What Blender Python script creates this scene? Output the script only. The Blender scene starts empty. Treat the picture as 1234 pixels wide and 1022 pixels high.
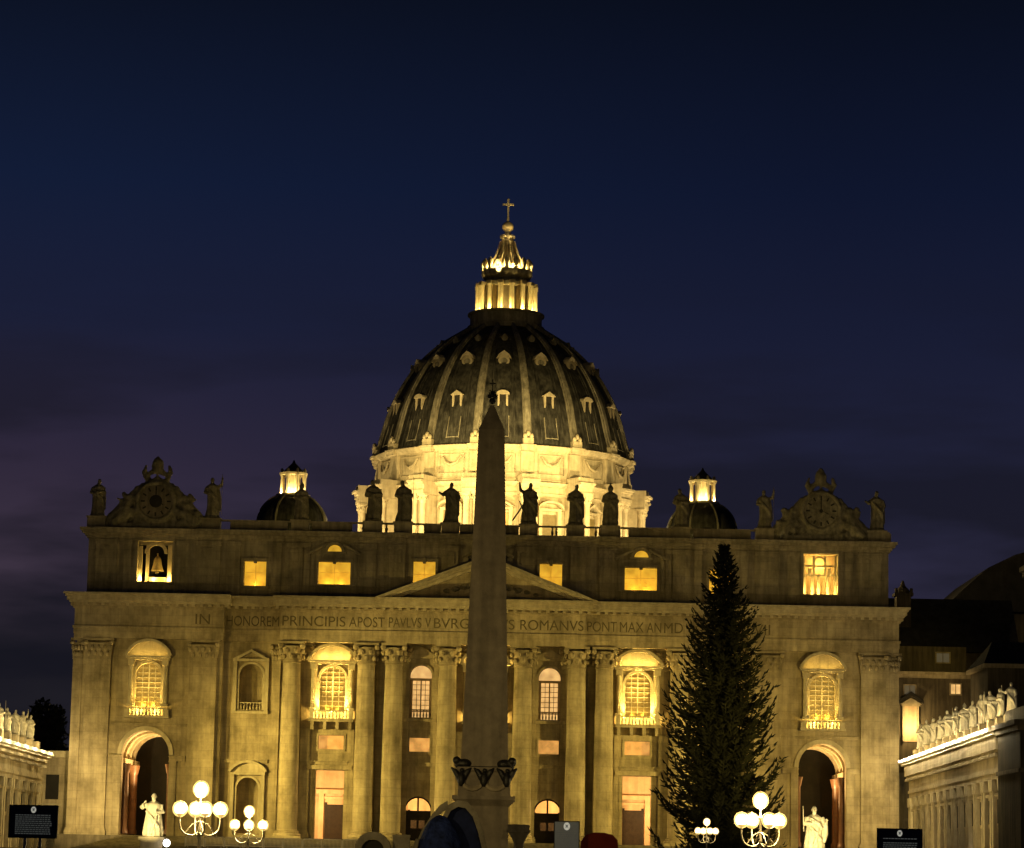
import bpy, bmesh, math, random
from math import sin, cos, pi, radians, sqrt, atan2, hypot
from mathutils import Vector, Matrix
random.seed(7)
S = bpy.context.scene
COL = S.collection
# ------------------------------------------------------------------ camera
yaw, pitch, roll = radians(0.5326), radians(8.8616), radians(1.15)
F = Vector((-sin(yaw)*cos(pitch), cos(yaw)*cos(pitch), sin(pitch)))
R0 = Vector((cos(yaw), sin(yaw), 0)); U0 = R0.cross(F)
R1 = R0*cos(roll) + U0*sin(roll); U1 = -R0*sin(roll) + U0*cos(roll)
cd = bpy.data.cameras.new('camera'); cam = bpy.data.objects.new('camera', cd); COL.objects.link(cam)
cd.sensor_width = 36; cd.lens = 36*3393/1234; cd.clip_start = 0.5; cd.clip_end = 6000
M = Matrix((R1, U1, -F)).transposed().to_4x4(); M.translation = Vector((6.6, -390, 1.7))
cam.matrix_world = M; S.camera = cam
# ------------------------------------------------------------------ view, sky
S.view_settings.view_transform = 'Standard'; S.view_settings.look = 'None'
S.view_settings.exposure = 0; S.view_settings.gamma = 1
S.cycles.use_denoising = True; S.cycles.max_bounces = 5; S.cycles.diffuse_bounces = 3
S.cycles.use_light_tree = True; S.cycles.sample_clamp_indirect = 4
def lin(r, g, b):
    f = lambda c: (c/255/12.92) if c/255 <= .04045 else ((c/255+.055)/1.055)**2.4
    return (f(r), f(g), f(b), 1)
W = bpy.data.worlds.new('World'); S.world = W; W.use_nodes = True
nt = W.node_tree; N = nt.nodes; L = nt.links; N.clear()
out = N.new('ShaderNodeOutputWorld'); bg = N.new('ShaderNodeBackground'); L.new(bg.outputs[0], out.inputs[0])
tc = N.new('ShaderNodeTexCoord'); sp = N.new('ShaderNodeSeparateXYZ'); L.new(tc.outputs['Generated'], sp.inputs[0])
def ramp(pts):
    r = N.new('ShaderNodeValToRGB'); e = r.color_ramp.elements
    while len(e) < len(pts): e.new(0.5)
    for i, (p, c) in enumerate(pts): e[i].position = p; e[i].color = c
    return r
rA = ramp([(0.0, lin(26,26,32)), (.07, lin(31,29,36)), (.10, lin(60,50,65)), (.135, lin(47,40,58)), (.185, lin(27,31,55)), (.235, lin(18,28,54)), (.30, lin(12,18,34)), (.5, lin(6,9,18))])
rB = ramp([(0.0, lin(30,30,44)), (.07, lin(40,37,56)), (.10, lin(42,40,60)), (.135, lin(32,33,54)), (.185, lin(24,28,51)), (.235, lin(15,22,45)), (.30, lin(9,14,28)), (.5, lin(5,8,16))])
for r in (rA, rB): L.new(sp.outputs[2], r.inputs[0])
mr = N.new('ShaderNodeMapRange'); mr.inputs[1].default_value = -.17; mr.inputs[2].default_value = .1; L.new(sp.outputs[0], mr.inputs[0])
mx = N.new('ShaderNodeMix'); mx.data_type = 'RGBA'; L.new(mr.outputs[0], mx.inputs[0]); L.new(rA.outputs[0], mx.inputs[6]); L.new(rB.outputs[0], mx.inputs[7])
mp = N.new('ShaderNodeMapping'); mp.inputs[3].default_value = (7, 7, 34); L.new(tc.outputs['Generated'], mp.inputs[0])
mp.inputs[1].default_value = (3.3, 0, 1.2)
nz = N.new('ShaderNodeTexNoise'); nz.inputs['Scale'].default_value = 1.0; nz.inputs['Detail'].default_value = 5; L.new(mp.outputs[0], nz.inputs[0])
cr = ramp([(.42, (0,0,0,1)), (.58, (1,1,1,1))]); L.new(nz.outputs[0], cr.inputs[0])
er = ramp([(.0, (1,1,1,1)), (.08, (1,1,1,1)), (.15, (.6,.6,.6,1)), (.21, (0,0,0,1))]); L.new(sp.outputs[2], er.inputs[0])
mu = N.new('ShaderNodeMath'); mu.operation = 'MULTIPLY'; L.new(cr.outputs[0], mu.inputs[0]); L.new(er.outputs[0], mu.inputs[1])
mu2 = N.new('ShaderNodeMath'); mu2.operation = 'MULTIPLY'; mu2.inputs[1].default_value = .9; L.new(mu.outputs[0], mu2.inputs[0])
m2 = N.new('ShaderNodeMix'); m2.data_type = 'RGBA'; L.new(mu2.outputs[0], m2.inputs[0]); L.new(mx.outputs[2], m2.inputs[6]); m2.inputs[7].default_value = lin(21,21,30)
L.new(m2.outputs[2], bg.inputs[0]); bg.inputs[1].default_value = 1.0
# ------------------------------------------------------------------ lamps (night scene: no sun)
WARM = (1.0, .71, .12); OLIVE = (1.0, .76, .19); GOLD = (1.0, .68, .16); PEACH = (1.0, .66, .26); CREAM = (1.0, .80, .42)
def lamp(kind, loc, power, color=WARM, aim=None, size=.25, cone=80, blend=.8):
    ld = bpy.data.lights.new('scene_light', kind); ld.energy = power; ld.color = color; ld.shadow_soft_size = size
    o = bpy.data.objects.new('scene_light', ld); COL.objects.link(o); o.location = loc
    if kind == 'SPOT':
        ld.spot_size = radians(cone); ld.spot_blend = blend
        o.rotation_euler = (Vector(aim)-Vector(loc)).to_track_quat('-Z', 'Y').to_euler()
    return o
# floodlights on the wing roofs and ground; frontal fill added from the piazza
lamp('SPOT', (-57.0, -27, 17), 150000, OLIVE, (-2, 0, 14), .3, 66, 1)
lamp('SPOT', (-57.0, -44, 17), 30000, WARM, (-38, 0, 12), .3, 70, 1)
lamp('SPOT', (55.0, -27, 17), 92000, OLIVE, (2, 0, 14), .3, 66, 1)
lamp('SPOT', (54.5, -44, 17), 30000, WARM, (37, 0, 12), .3, 70, 1)
lamp('SPOT', (-51, -26, 5.5), 27000, (1,.77,.32), (-53, 0, 10), .3, 50, 1)
lamp('SPOT', (51, -26, 5.5), 15000, (1,.77,.32), (53, 0, 10), .3, 50, 1)
lamp('SPOT', (-24, -120, 5), 5000, WARM, (-22, 0, 18), .3, 46, 1)
lamp('SPOT', (34, -120, 5), 3500, WARM, (30, 0, 18), .3, 46, 1)
lamp('SPOT', (-22, -150, 6), 36000, WARM, (-10, 0, 42), .3, 44, 1)
lamp('SPOT', (30, -190, 6), 56000, WARM, (20, 0, 42), .3, 36, 1)
# unseen spots added in the square to brighten the obelisk and the grotto
lamp('SPOT', (-22, -292, 9), 54000, (1,.77,.32), (3.8, -220, 15), .3, 30, 1)
lamp('SPOT', (10, -300, 9), 16000, (1,.77,.35), (3, -230, 3), .3, 30, 1)

# ------------------------------------------------------------------ mesh builder
class MB:
    def __init__(s, T=None): s.v = []; s.f = []; s.T = T
    def add(s, vs, fs):
        n = len(s.v)
        s.v += [tuple(s.T(*p)) if s.T else tuple(p) for p in vs]
        s.f += [tuple(i+n for i in f) for f in fs]; return s
    def box(s, x0, x1, y0, y1, z0, z1):
        return s.add([(x0,y0,z0),(x1,y0,z0),(x1,y1,z0),(x0,y1,z0),(x0,y0,z1),(x1,y0,z1),(x1,y1,z1),(x0,y1,z1)],
                     [(0,3,2,1),(4,5,6,7),(0,1,5,4),(1,2,6,5),(2,3,7,6),(3,0,4,7)])
    def prism(s, pts, y0, y1):            # pts in xz
        n = len(pts)
        vs = [(x,y0,z) for x,z in pts]+[(x,y1,z) for x,z in pts]
        fs = [tuple(range(n)), tuple(range(2*n-1, n-1, -1))]+[(i,i+n,(i+1)%n+n,(i+1)%n) for i in range(n)]
        return s.add(vs, fs)
    def strip(s, A, B, y0, y1):           # ribbon solid between two xz polylines
        n = len(A); vs = [(x,y0,z) for x,z in A]+[(x,y0,z) for x,z in B]+[(x,y1,z) for x,z in A]+[(x,y1,z) for x,z in B]
        fs = []
        for i in range(n-1):
            fs += [(i,i+1,n+i+1,n+i),(2*n+i,3*n+i,3*n+i+1,2*n+i+1),(i,2*n+i,2*n+i+1,i+1),(n+i,n+i+1,3*n+i+1,3*n+i)]
        fs += [(0,n,3*n,2*n),(n-1,3*n-1,4*n-1,2*n-1)]
        return s.add(vs, fs)
    def lathe(s, prof, cx=0, cy=0, n=24, a0=0, a1=2*pi, sx=1, sy=1, mod=None):
        full = abs(a1-a0-2*pi) < 1e-6; m = n if full else n+1
        vs = []
        for r, z in prof:
            for k in range(m):
                a = a0+(a1-a0)*k/n; q = r*(mod(a, z) if mod else 1)
                vs.append((cx+q*cos(a)*sx, cy+q*sin(a)*sy, z))
        fs = []
        for i in range(len(prof)-1):
            for k in range(n):
                k2 = (k+1) % m
                fs.append((i*m+k, i*m+k2, (i+1)*m+k2, (i+1)*m+k))
        if full:
            fs.append(tuple(range(m-1, -1, -1))); fs.append(tuple((len(prof)-1)*m+k for k in range(m)))
        return s.add(vs, fs)
    def tube(s, pts, rad, n=6):
        P = [Vector(p) for p in pts]; vs = []
        rr = rad if isinstance(rad, (list, tuple)) else [rad]*len(P)
        up = Vector((.31,.17,.93)).normalized()
        for i, p in enumerate(P):
            t = (P[min(i+1,len(P)-1)]-P[max(i-1,0)]).normalized()
            a = t.cross(up)
            if a.length < .05: a = t.cross(Vector((1,0,0)))
            a.normalize(); b = t.cross(a)
            for k in range(n):
                q = 2*pi*k/n; vs.append(p+(a*cos(q)+b*sin(q))*rr[i])
        fs = [(i*n+k, i*n+(k+1)%n, (i+1)*n+(k+1)%n, (i+1)*n+k) for i in range(len(P)-1) for k in range(n)]
        fs += [tuple(range(n-1,-1,-1)), tuple((len(P)-1)*n+k for k in range(n))]
        return s.add(vs, fs)
    def ball(s, c, r, sx=1, sy=1, sz=1, n=12, m=8):
        return s.lathe([(r*sin(pi*i/m) if 0 < i < m else 1e-3, -r*cos(pi*i/m)) for i in range(m+1)], n=n) if False else s.add(
            [(c[0]+sx*r*sin(pi*i/m)*cos(2*pi*k/n), c[1]+sy*r*sin(pi*i/m)*sin(2*pi*k/n), c[2]-sz*r*cos(pi*i/m)) for i in range(1, m) for k in range(n)]
            + [(c[0],c[1],c[2]-sz*r),(c[0],c[1],c[2]+sz*r)],
            [(i*n+k, i*n+(k+1)%n, (i+1)*n+(k+1)%n, (i+1)*n+k) for i in range(m-2) for k in range(n)]
            + [((m-1)*n, (k+1)%n, k) for k in range(n)] + [((m-1)*n+1, (m-2)*n+k, (m-2)*n+(k+1)%n) for k in range(n)])
    def mesh(s, name, mat, smooth=False):
        me = bpy.data.meshes.new(name); me.from_pydata(s.v, [], s.f); me.validate()
        bm = bmesh.new(); bm.from_mesh(me); bmesh.ops.recalc_face_normals(bm, faces=bm.faces); bm.to_mesh(me); bm.free()
        if mat: me.materials.append(mat)
        if smooth:
            for p in me.polygons: p.use_smooth = True
            try: me.set_sharp_from_angle(angle=radians(50))
            except Exception: pass
        return me
    def obj(s, name, mat, parent=None, smooth=False, label=None):
        o = bpy.data.objects.new(name, s.mesh(name, mat, smooth)); COL.objects.link(o)
        if parent: o.parent = parent
        if label: o['label'] = label
        return o
def empty(name, loc=(0,0,0), rz=0):
    o = bpy.data.objects.new(name, None); COL.objects.link(o); o.location = loc; o.rotation_euler = (0,0,rz); o.empty_display_size = .5; return o
def tag(o, label=None, cat=None, group=None, kind=None):
    if label: o['label'] = label
    if cat: o['category'] = cat
    if group: o['group'] = group
    if kind: o['kind'] = kind
    return o
KIDS = {}
def link_copy(src, parent=None, loc=None, rz=None, scale=None):
    c = src.copy(); COL.objects.link(c); c.parent = parent
    if loc is not None: c.location = loc
    if rz is not None: c.rotation_euler = (0, 0, rz)
    if scale is not None: c.scale = scale
    return c
def copy_tree(o, parent=None, **k):
    kids = [x for x in S.objects if x.parent == o] if o.name not in KIDS else KIDS[o.name]
    KIDS[o.name] = kids
    c = link_copy(o, parent, **k)
    for ch in kids: copy_tree(ch, c)
    return c
def voxel(mb, size, mat, name, smooth=True, noise=0):
    me = mb.mesh('tmp', None); o = bpy.data.objects.new('tmp', me); COL.objects.link(o)
    md = o.modifiers.new('r', 'REMESH'); md.mode = 'VOXEL'; md.voxel_size = size
    if noise:
        tx = bpy.data.textures.new('n', 'CLOUDS'); tx.noise_scale = noise*2.2; tx.noise_depth = 2
        d = o.modifiers.new('d', 'DISPLACE'); d.texture = tx; d.strength = noise; d.mid_level = .5
    dg = bpy.context.evaluated_depsgraph_get(); m2 = bpy.data.meshes.new_from_object(o.evaluated_get(dg)); m2.name = name
    bpy.data.objects.remove(o); bpy.data.meshes.remove(me)
    m2.materials.clear(); m2.materials.append(mat)
    for p in m2.polygons: p.use_smooth = smooth
    return m2

# ------------------------------------------------------------------ materials
def mat(name, c1, c2=None, rough=.85, scale=.6, streak=0, bump=.3, bscale=6, metal=0, emit=None, es=0, joints=0):
    m = bpy.data.materials.new(name); m.use_nodes = True; t = m.node_tree; n = t.nodes; l = t.links
    b = n['Principled BSDF']; b.inputs['Specular IOR Level'].default_value = .5 if rough < .6 else .12; b.inputs['Roughness'].default_value = rough; b.inputs['Metallic'].default_value = metal
    if emit:
        b.inputs['Emission Color'].default_value = (*emit, 1); b.inputs['Emission Strength'].default_value = es
    c = n.new('ShaderNodeTexCoord')
    z = n.new('ShaderNodeTexNoise'); z.inputs['Scale'].default_value = scale; z.inputs['Detail'].default_value = 8; z.inputs['Roughness'].default_value = .65
    l.new(c.outputs['Object'], z.inputs[0])
    r = n.new('ShaderNodeValToRGB'); e = r.color_ramp.elements
    c2 = c2 or tuple(x*.65 for x in c1)
    e[0].position = .32; e[0].color = (*c2, 1); e[1].position = .66; e[1].color = (*c1, 1)
    l.new(z.outputs[0], r.inputs[0]); last = r.outputs[0]
    if streak:
        mp = n.new('ShaderNodeMapping'); mp.inputs[3].default_value = (1.3, 1.3, .11); l.new(c.outputs['Object'], mp.inputs[0])
        z2 = n.new('ShaderNodeTexNoise'); z2.inputs['Scale'].default_value = 1.4; z2.inputs['Detail'].default_value = 6; l.new(mp.outputs[0], z2.inputs[0])
        r2 = n.new('ShaderNodeValToRGB'); e2 = r2.color_ramp.elements
        e2[0].position = .38; e2[0].color = (1-streak,)*3+(1,); e2[1].position = .6; e2[1].color = (1,1,1,1); l.new(z2.outputs[0], r2.inputs[0])
        x = n.new('ShaderNodeMix'); x.data_type = 'RGBA'; x.blend_type = 'MULTIPLY'; x.inputs[0].default_value = 1
        l.new(last, x.inputs[6]); l.new(r2.outputs[0], x.inputs[7]); last = x.outputs[2]
    if joints:
        mj = n.new('ShaderNodeMapping'); mj.inputs[2].default_value = (radians(90), 0, 0); l.new(c.outputs['Object'], mj.inputs[0])
        bk = n.new('ShaderNodeTexBrick'); bk.inputs['Scale'].default_value = 1; bk.inputs['Brick Width'].default_value = 2.6; bk.inputs['Row Height'].default_value = 1.15
        bk.inputs['Mortar Size'].default_value = .05; bk.inputs['Color1'].default_value = (1,1,1,1); bk.inputs['Color2'].default_value = (.9,.9,.89,1); bk.inputs['Mortar'].default_value = (1-joints,)*3+(1,)
        l.new(mj.outputs[0], bk.inputs[0])
        xj = n.new('ShaderNodeMix'); xj.data_type = 'RGBA'; xj.blend_type = 'MULTIPLY'; xj.inputs[0].default_value = 1
        l.new(last, xj.inputs[6]); l.new(bk.outputs[0], xj.inputs[7]); last = xj.outputs[2]
    l.new(last, b.inputs['Base Color'])
    if bump:
        z3 = n.new('ShaderNodeTexNoise'); z3.inputs['Scale'].default_value = bscale; z3.inputs['Detail'].default_value = 4; l.new(c.outputs['Object'], z3.inputs[0])
        bp = n.new('ShaderNodeBump'); bp.inputs['Strength'].default_value = bump; bp.inputs['Distance'].default_value = .15
        l.new(z3.outputs[0], bp.inputs['Height']); l.new(bp.outputs[0], b.inputs['Normal'])
    return m
def glow(name, c, s, var=0):
    m = bpy.data.materials.new(name); m.use_nodes = True; t = m.node_tree; n = t.nodes; l = t.links
    b = n['Principled BSDF']; b.inputs['Base Color'].default_value = (*[x*.5 for x in c], 1); b.inputs['Roughness'].default_value = .6
    b.inputs['Emission Color'].default_value = (*c, 1); b.inputs['Emission Strength'].default_value = s
    if var:
        tcn = n.new('ShaderNodeTexCoord'); z = n.new('ShaderNodeTexNoise'); z.inputs['Scale'].default_value = .9; z.inputs['Detail'].default_value = 3; l.new(tcn.outputs['Object'], z.inputs[0])
        mr = n.new('ShaderNodeMapRange'); mr.inputs[1].default_value = .3; mr.inputs[2].default_value = .7; mr.inputs[3].default_value = s*(1-var); mr.inputs[4].default_value = s*(1+var); l.new(z.outputs[0], mr.inputs[0]); l.new(mr.outputs[0], b.inputs['Emission Strength'])
    return m
STONE = mat('travertine', (.50,.40,.25), (.22,.17,.10), .85, .28, .25, .5, 2.2, joints=.16)
STONE2 = mat('pale_travertine', (.52,.43,.28), (.36,.295,.185), .8, .8, .2, .35, 5)
ATTIC = mat('darker_travertine', (.38,.31,.21), (.19,.155,.10), .9, .3, .3, .5, 2.5, joints=.18)  # darker travertine than the walls below
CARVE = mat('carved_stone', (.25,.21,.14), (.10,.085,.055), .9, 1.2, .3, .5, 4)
LEAD = mat('lead_roofing', (.085,.078,.064), (.022,.020,.017), .6, .5, .5, .3, 2)
RIBM = mat('rib_stone', (.34,.30,.22), (.17,.145,.10), .8, .6, .4, .3, 3)
DARKST = mat('dark_stone', (.20,.16,.11), (.11,.09,.06), .9, .5, .3, .3, 4)
GRAN = mat('red_granite', (.25,.20,.13), (.17,.135,.09), .7, 1.5, .25, .25, 8)
BRONZE = mat('dark_bronze', (.035,.03,.02), (.018,.015,.012), .5, 2, 0, .3, 6, .6)
BROWNM = mat('brown_marble', (.20,.095,.045), (.11,.05,.025), .4, 1.2, .3, .1, 6)
PLAST = mat('peach_plaster', (.62,.45,.28), (.45,.31,.18), .9, .5, .15, .2, 3)
DARKW = mat('dark_wood', (.035,.025,.016), (.02,.014,.01), .6, 2, 0, .2, 6)
BRICK = mat('ochre_plaster', (.15,.118,.075), (.09,.07,.045), .9, .25, .4, .3, 3)
TOWERM = mat('unlit_brown_render', (.10,.08,.05), (.06,.048,.03), .9, .3, .4, .4, 3)  # dark base colour keeps tower, pavilion and turret looking unlit
ROOFT = mat('dark_roof_tiles', (.05,.045,.04), (.025,.022,.02), .9, .6, .2, .5, 6)
SHADE = mat('dark_interior', (.03,.026,.02), (.02,.017,.014), .9)  # near-black standing in for unlit interiors, also used on dark trim
LETTER = mat('bronze_lettering', (.15,.115,.06), (.09,.07,.035), .7, 3, 0, 0)
PAVE = mat('cobbled_paving', (.07,.065,.055), (.035,.032,.028), .7, .8, 0, .6, 9)
GLASSM = mat('amber_glazing', (.14,.10,.045), (.07,.05,.02), .35, 2.5, 0, .3, 6, 0, (1,.58,.08), .16)
PANE = glow('lit_pane', (1.0,.54,.04), .62, .3)
GOLDBAR = mat('glowing_gold_frame', (.75,.5,.12), (.6,.38,.08), .6, 3, 0, 0, 6, 0, (1,.5,.04), .35)  # window light put into the casement bars as a weak glow
PANEP = glow('lit_peach_pane', (.66,.31,.07), .95, .4)
PANEW = glow('lit_cream_pane', (.85,.50,.17), .9, .3)
GLOBE = glow('lamp_globe', (1.0,.86,.50), 16)
GLOBEW = glow('white_lamp_globe', (1.0,.94,.78), 7)
IRON = mat('lamp_iron', (.45,.38,.24), (.3,.25,.15), .5, 3, 0, .1, 6, .4)
GILD = mat('gilt_bronze', (.55,.42,.2), (.4,.3,.13), .45, 3, 0, .1, 6, .3)
NEED = mat('fir_needles', (.032,.033,.024), (.008,.009,.007), .8, .9, 0, 0)
BARK = mat('fir_bark', (.13,.10,.065), (.07,.05,.035), .9, 4, 0, .4, 9)
MARBLE = mat('white_marble', (.68,.60,.44), (.5,.43,.31), .6, 1.5, 0, .2, 5)

# ------------------------------------------------------------------ ground
g = MB()
g.add([(-3000,-3000,0),(3000,-3000,0),(3000,3000,0),(-3000,3000,0)], [(0,1,2,3)])
tag(g.obj('piazza_ground', PAVE), kind='structure')
g = MB(); g.box(-75, 75, -78, -3.5, -.5, 2.3)
for i in range(14): g.box(-52+i*.3, 52-i*.3, -30+i*1.6, -3.5, 2.3+i*.15, 2.45+i*.15)
g.box(-58, 58, -3.5, 60, 0, 4.4)
tag(g.obj('church_terrace', DARKST), kind='structure')

# ------------------------------------------------------------------ wall with openings
def arc(cx, zs, r, n=14, pointed=0, a0=pi, a1=0):
    P = []
    for i in range(n+1):
        a = a0+(a1-a0)*i/n; P.append((cx+r*cos(a), zs+r*sin(a)*(1+pointed*sin(a)**6)))
    return P
def wall(mb, x0, x1, z0, z1, holes, yf, th):
    """front face with rectangular / arched openings and their reveals; hole = (xa, xb, za, zb, 'r' or 'a')"""
    xs = sorted({x0, x1, *[h[0] for h in holes], *[h[1] for h in holes]}); zs = sorted({z0, z1, *[h[2] for h in holes], *[h[3] for h in holes]})
    for i in range(len(xs)-1):
        for j in range(len(zs)-1):
            cx, cz = (xs[i]+xs[i+1])/2, (zs[j]+zs[j+1])/2
            if any(h[0] < cx < h[1] and h[2] < cz < h[3] for h in holes): continue
            mb.add([(xs[i],yf,zs[j]),(xs[i+1],yf,zs[j]),(xs[i+1],yf,zs[j+1]),(xs[i],yf,zs[j+1])], [(0,1,2,3)])
    for xa, xb, za, zb, k in holes:
        r = (xb-xa)/2; c = (xa+xb)/2
        if k == 'a':
            zs_ = zb-r; A = arc(c, zs_, r, 16)
            for i in range(16):
                (ax, az), (bx, bz) = A[i], A[i+1]
                mb.add([(ax,yf,az),(bx,yf,bz),(bx,yf,zb),(ax,yf,zb)], [(0,1,2,3)])
            path = [(xa, za)]+A+[(xb, za)]
        else: path = [(xa,za),(xa,zb),(xb,zb),(xb,za)]
        path.append(path[0])
        for i in range(len(path)-1):
            (ax, az), (bx, bz) = path[i], path[i+1]
            if hypot(ax-bx, az-bz) < 1e-6: continue
            mb.add([(ax,yf,az),(bx,yf,bz),(bx,yf+th,bz),(ax,yf+th,az)], [(0,1,2,3)])
    mb.add([(x0,yf,z1),(x1,yf,z1),(x1,yf+th,z1),(x0,yf+th,z1)], [(0,1,2,3)])
    for x in (x0, x1): mb.add([(x,yf,z0),(x,yf+th,z0),(x,yf+th,z1),(x,yf,z1)], [(0,1,2,3)])

BAS = empty('basilica', (0,0,0))
tag(BAS, 'floodlit domed basilica with a columned stone front, pediment and attic windows', 'church')
# facade wall ---------------------------------------------------------
BIG = (0, 21.1, -21.1); SMALL = (8.9, -8.9); NICHE = (32.4, -32.4); END = (46.4, -46.4)
holes = []
for c in BIG: holes += [(c-1.75,c+1.75,22.0,28.0,'a'), (c-2.45,c+2.45,4.4,13.8,'r'), (c-1.75,c+1.75,16.7,18.6,'r')]
for c in SMALL: holes += [(c-1.5,c+1.5,21.3,28.5,'a'), (c-1.95,c+1.95,4.4,10.5,'a'), (c-1.4,c+1.4,16.6,18.5,'r')]
for c in NICHE: holes += [(c-1.6,c+1.6,21.9,28.2,'a'), (c-1.5,c+1.5,5.0,12.6,'a')]
w = MB(); wall(w, -36.3, 36.3, 3.0, 31.3, holes, 0, 1.3)
for sg in (1, -1):
    c = 46.4*sg; x0, x1 = sorted((36.3*sg, 56.5*sg))
    wall(w, x0, x1, 3.0, 31.3, [(c-1.75,c+1.75,22.0,28.0,'a'), (c-3.25,c+3.25,3.6,18.7,'a')], -1.5, 1.5)
    w.box(*sorted((36.3*sg, 38.3*sg)), 0.01, 60, 3.01, 31.2); w.box(*sorted((54.5*sg, 56.45*sg)), 0.01, 60, 3.01, 31.2)
w.obj('facade_wall', STONE, BAS)
b = MB(); b.box(-54, 54, 58, 60, 3, 44); b.obj('rear_wall', DARKST, BAS)
r = MB(); r.box(-55, 55, 1, 60, 45.5, 46.2); r.obj('roof', ROOFT, BAS)
nv = MB(); nv.box(-22, 22, 60, 124, 3, 46); nv.box(-34, 34, 116, 184, 3, 52); nv.prism([(-22,46),(22,46),(0,51)], 60, 120); nv.obj('nave', DARKST, BAS)

# columns, pilasters --------------------------------------------------
def capital(mb, cx, cy, z0, z1, rb, rt, half=False):
    h = z1-z0
    mb.lathe([(rb, z0), (rb*1.12, z0+.12), (rb*1.02, z0+.25), (rb*1.1, z0+h*.4), (rb*1.35, z0+h*.8)], cx, cy, 16)
    mb.box(cx-rt, cx+rt, cy-rt, cy+rt, z1-.28, z1)
    for row, (zz, rr, nn) in enumerate(((z0+h*.3, rb*1.22, 8), (z0+h*.58, rb*1.34, 8))):
        for k in range(nn):
            a = 2*pi*(k+.5*row)/nn
            mb.ball((cx+cos(a)*rr, cy+sin(a)*rr, zz), .30, 1, 1, 1.35, 6, 5)
    for sx in (-1, 1):
        for sy in (-1, 1): mb.ball((cx+sx*rt*.86, cy+sy*rt*.86, z1-.62), .40, 1, 1, 1, 7, 6)
def column(cx, cy=-1.3, r=1.42, z0=4.4, z1=28.3):
    s = MB(); n = 28; prof = []
    for i in range(9):
        t = i/8; prof.append((r*(1-.155*t**1.7), z0+1.1+(z1-z0-1.1)*t))
    s.lathe(prof, cx, cy, n); o = s.obj('column', STONE, BAS, True)
    bs = MB(); bs.box(cx-r*1.35, cx+r*1.35, cy-r*1.35, cy+r*1.35, z0-.6, z0+.35)
    bs.lathe([(r*1.32,z0+.35),(r*1.36,z0+.5),(r*1.3,z0+.68),(r*1.12,z0+.76),(r*1.18,z0+.95),(r*1.03,z0+1.1)], cx, cy, n); bs.obj('base', STONE, o, True)
    cp = MB(); capital(cp, cx, cy, z1, 31.25, r*.86, r*1.22); cp.obj('capital', STONE, o, True)
COLX = [5.2, 12.6, 16.4, 26.7]
for x in COLX:
    for sg in (-1, 1): column(sg*x)
def pilaster(x0, x1, yf, proud, z1=28.3, z0=4.4, m=STONE):
    p = MB(); p.box(x0, x1, yf-proud, yf+.002, z0+.9, z1); o = p.obj('pilaster', m, BAS)
    q = MB(); q.box(x0-.22, x1+.22, yf-proud-.22, yf, z0-.6, z0+.6); q.box(x0-.12, x1+.12, yf-proud-.12, yf, z0+.6, z0+.9); q.obj('base', m, o)
    c = MB(); w_ = x1-x0; c.prism([(x0-.02,z1),(x1+.02,z1),(x1+.3,z1+2.3),(x0-.3,z1+2.3)], yf-proud-.12, yf)
    c.box(x0-.05, x1+.05, yf-proud-.2, yf, z1, z1+.18)
    c.box(x0-.38, x1+.38, yf-proud-.34, yf, z1+2.62, z1+2.94)
    for row, zz in enumerate((z1+.8, z1+1.6)):
        nn = max(3, int(w_/.75))
        for k in range(nn+row): c.ball((x0+w_*(k+.5*(1-row))/nn if row == 0 else x0+w_*k/nn, yf-proud-.22-.08*row, zz), .28, 1, .8, 1.4, 6, 5)
    for x in (x0-.1, x1+.1): c.ball((x, yf-proud-.3, z1+2.3), .38, 1, 1, 1, 7, 6)
    c.obj('capital', m, o, True)
for sg in (-1, 1):
    for a, b_ in ((37.0, 40.7), (51.6, 55.0)):
        pilaster(*sorted((a*sg, b_*sg)), -1.5, .85)
    pilaster(*sorted((55.6*sg, 56.9*sg)), -1.35, .3)
    pilaster(*sorted((28.35*sg, 29.5*sg)), 0, .35)
    pilaster(*sorted((24.0*sg, 25.3*sg)), 0, .35)
    pilaster(*sorted((17.9*sg, 18.6*sg)), 0, .3)
    pilaster(*sorted((10.5*sg, 11.4*sg)), 0, .3); pilaster(*sorted((6.5*sg, 7.1*sg)), 0, .3); pilaster(*sorted((3.0*sg, 3.8*sg)), 0, .3)
# entablature ---------------------------------------------------------
SEG = [(-56.8,-36.2,-2.5,1.6),(-36.2,-28.4,-.75,1.6),(-28.4,-13.7,-2.55,1.6),(-13.7,13.7,-3.1,1.6),(13.7,28.4,-2.55,1.6),(28.4,36.2,-.75,1.6),(36.2,56.8,-2.5,1.6)]
def course(mb, x0, x1, yf, yb, prof):
    """stack of mouldings: prof = [(z0, z1, projection)]"""
    for z0, z1, p in prof: mb.box(x0-(p if x0 < -56 else 0), x1+(p if x1 > 56 else 0), yf-p, yb, z0, z1)
e = MB()
for i, (x0, x1, yf, yb) in enumerate(SEG):
    k = .0015*i
    x0_, x1_ = x0+(0 if i == 0 else -k), x1
    # deeper segments overlap the shallow ones sideways so that the returns are real
    course(e, x0_, x1_, yf, yb-k, [(31.25,31.85,0),(31.85,32.6,.08),(32.6,32.9,.22),(32.9,35.35,.0),(35.35,35.65,.25),(35.65,36.05,.55)])
e.obj('entablature', STONE, BAS)
co = MB()
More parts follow.
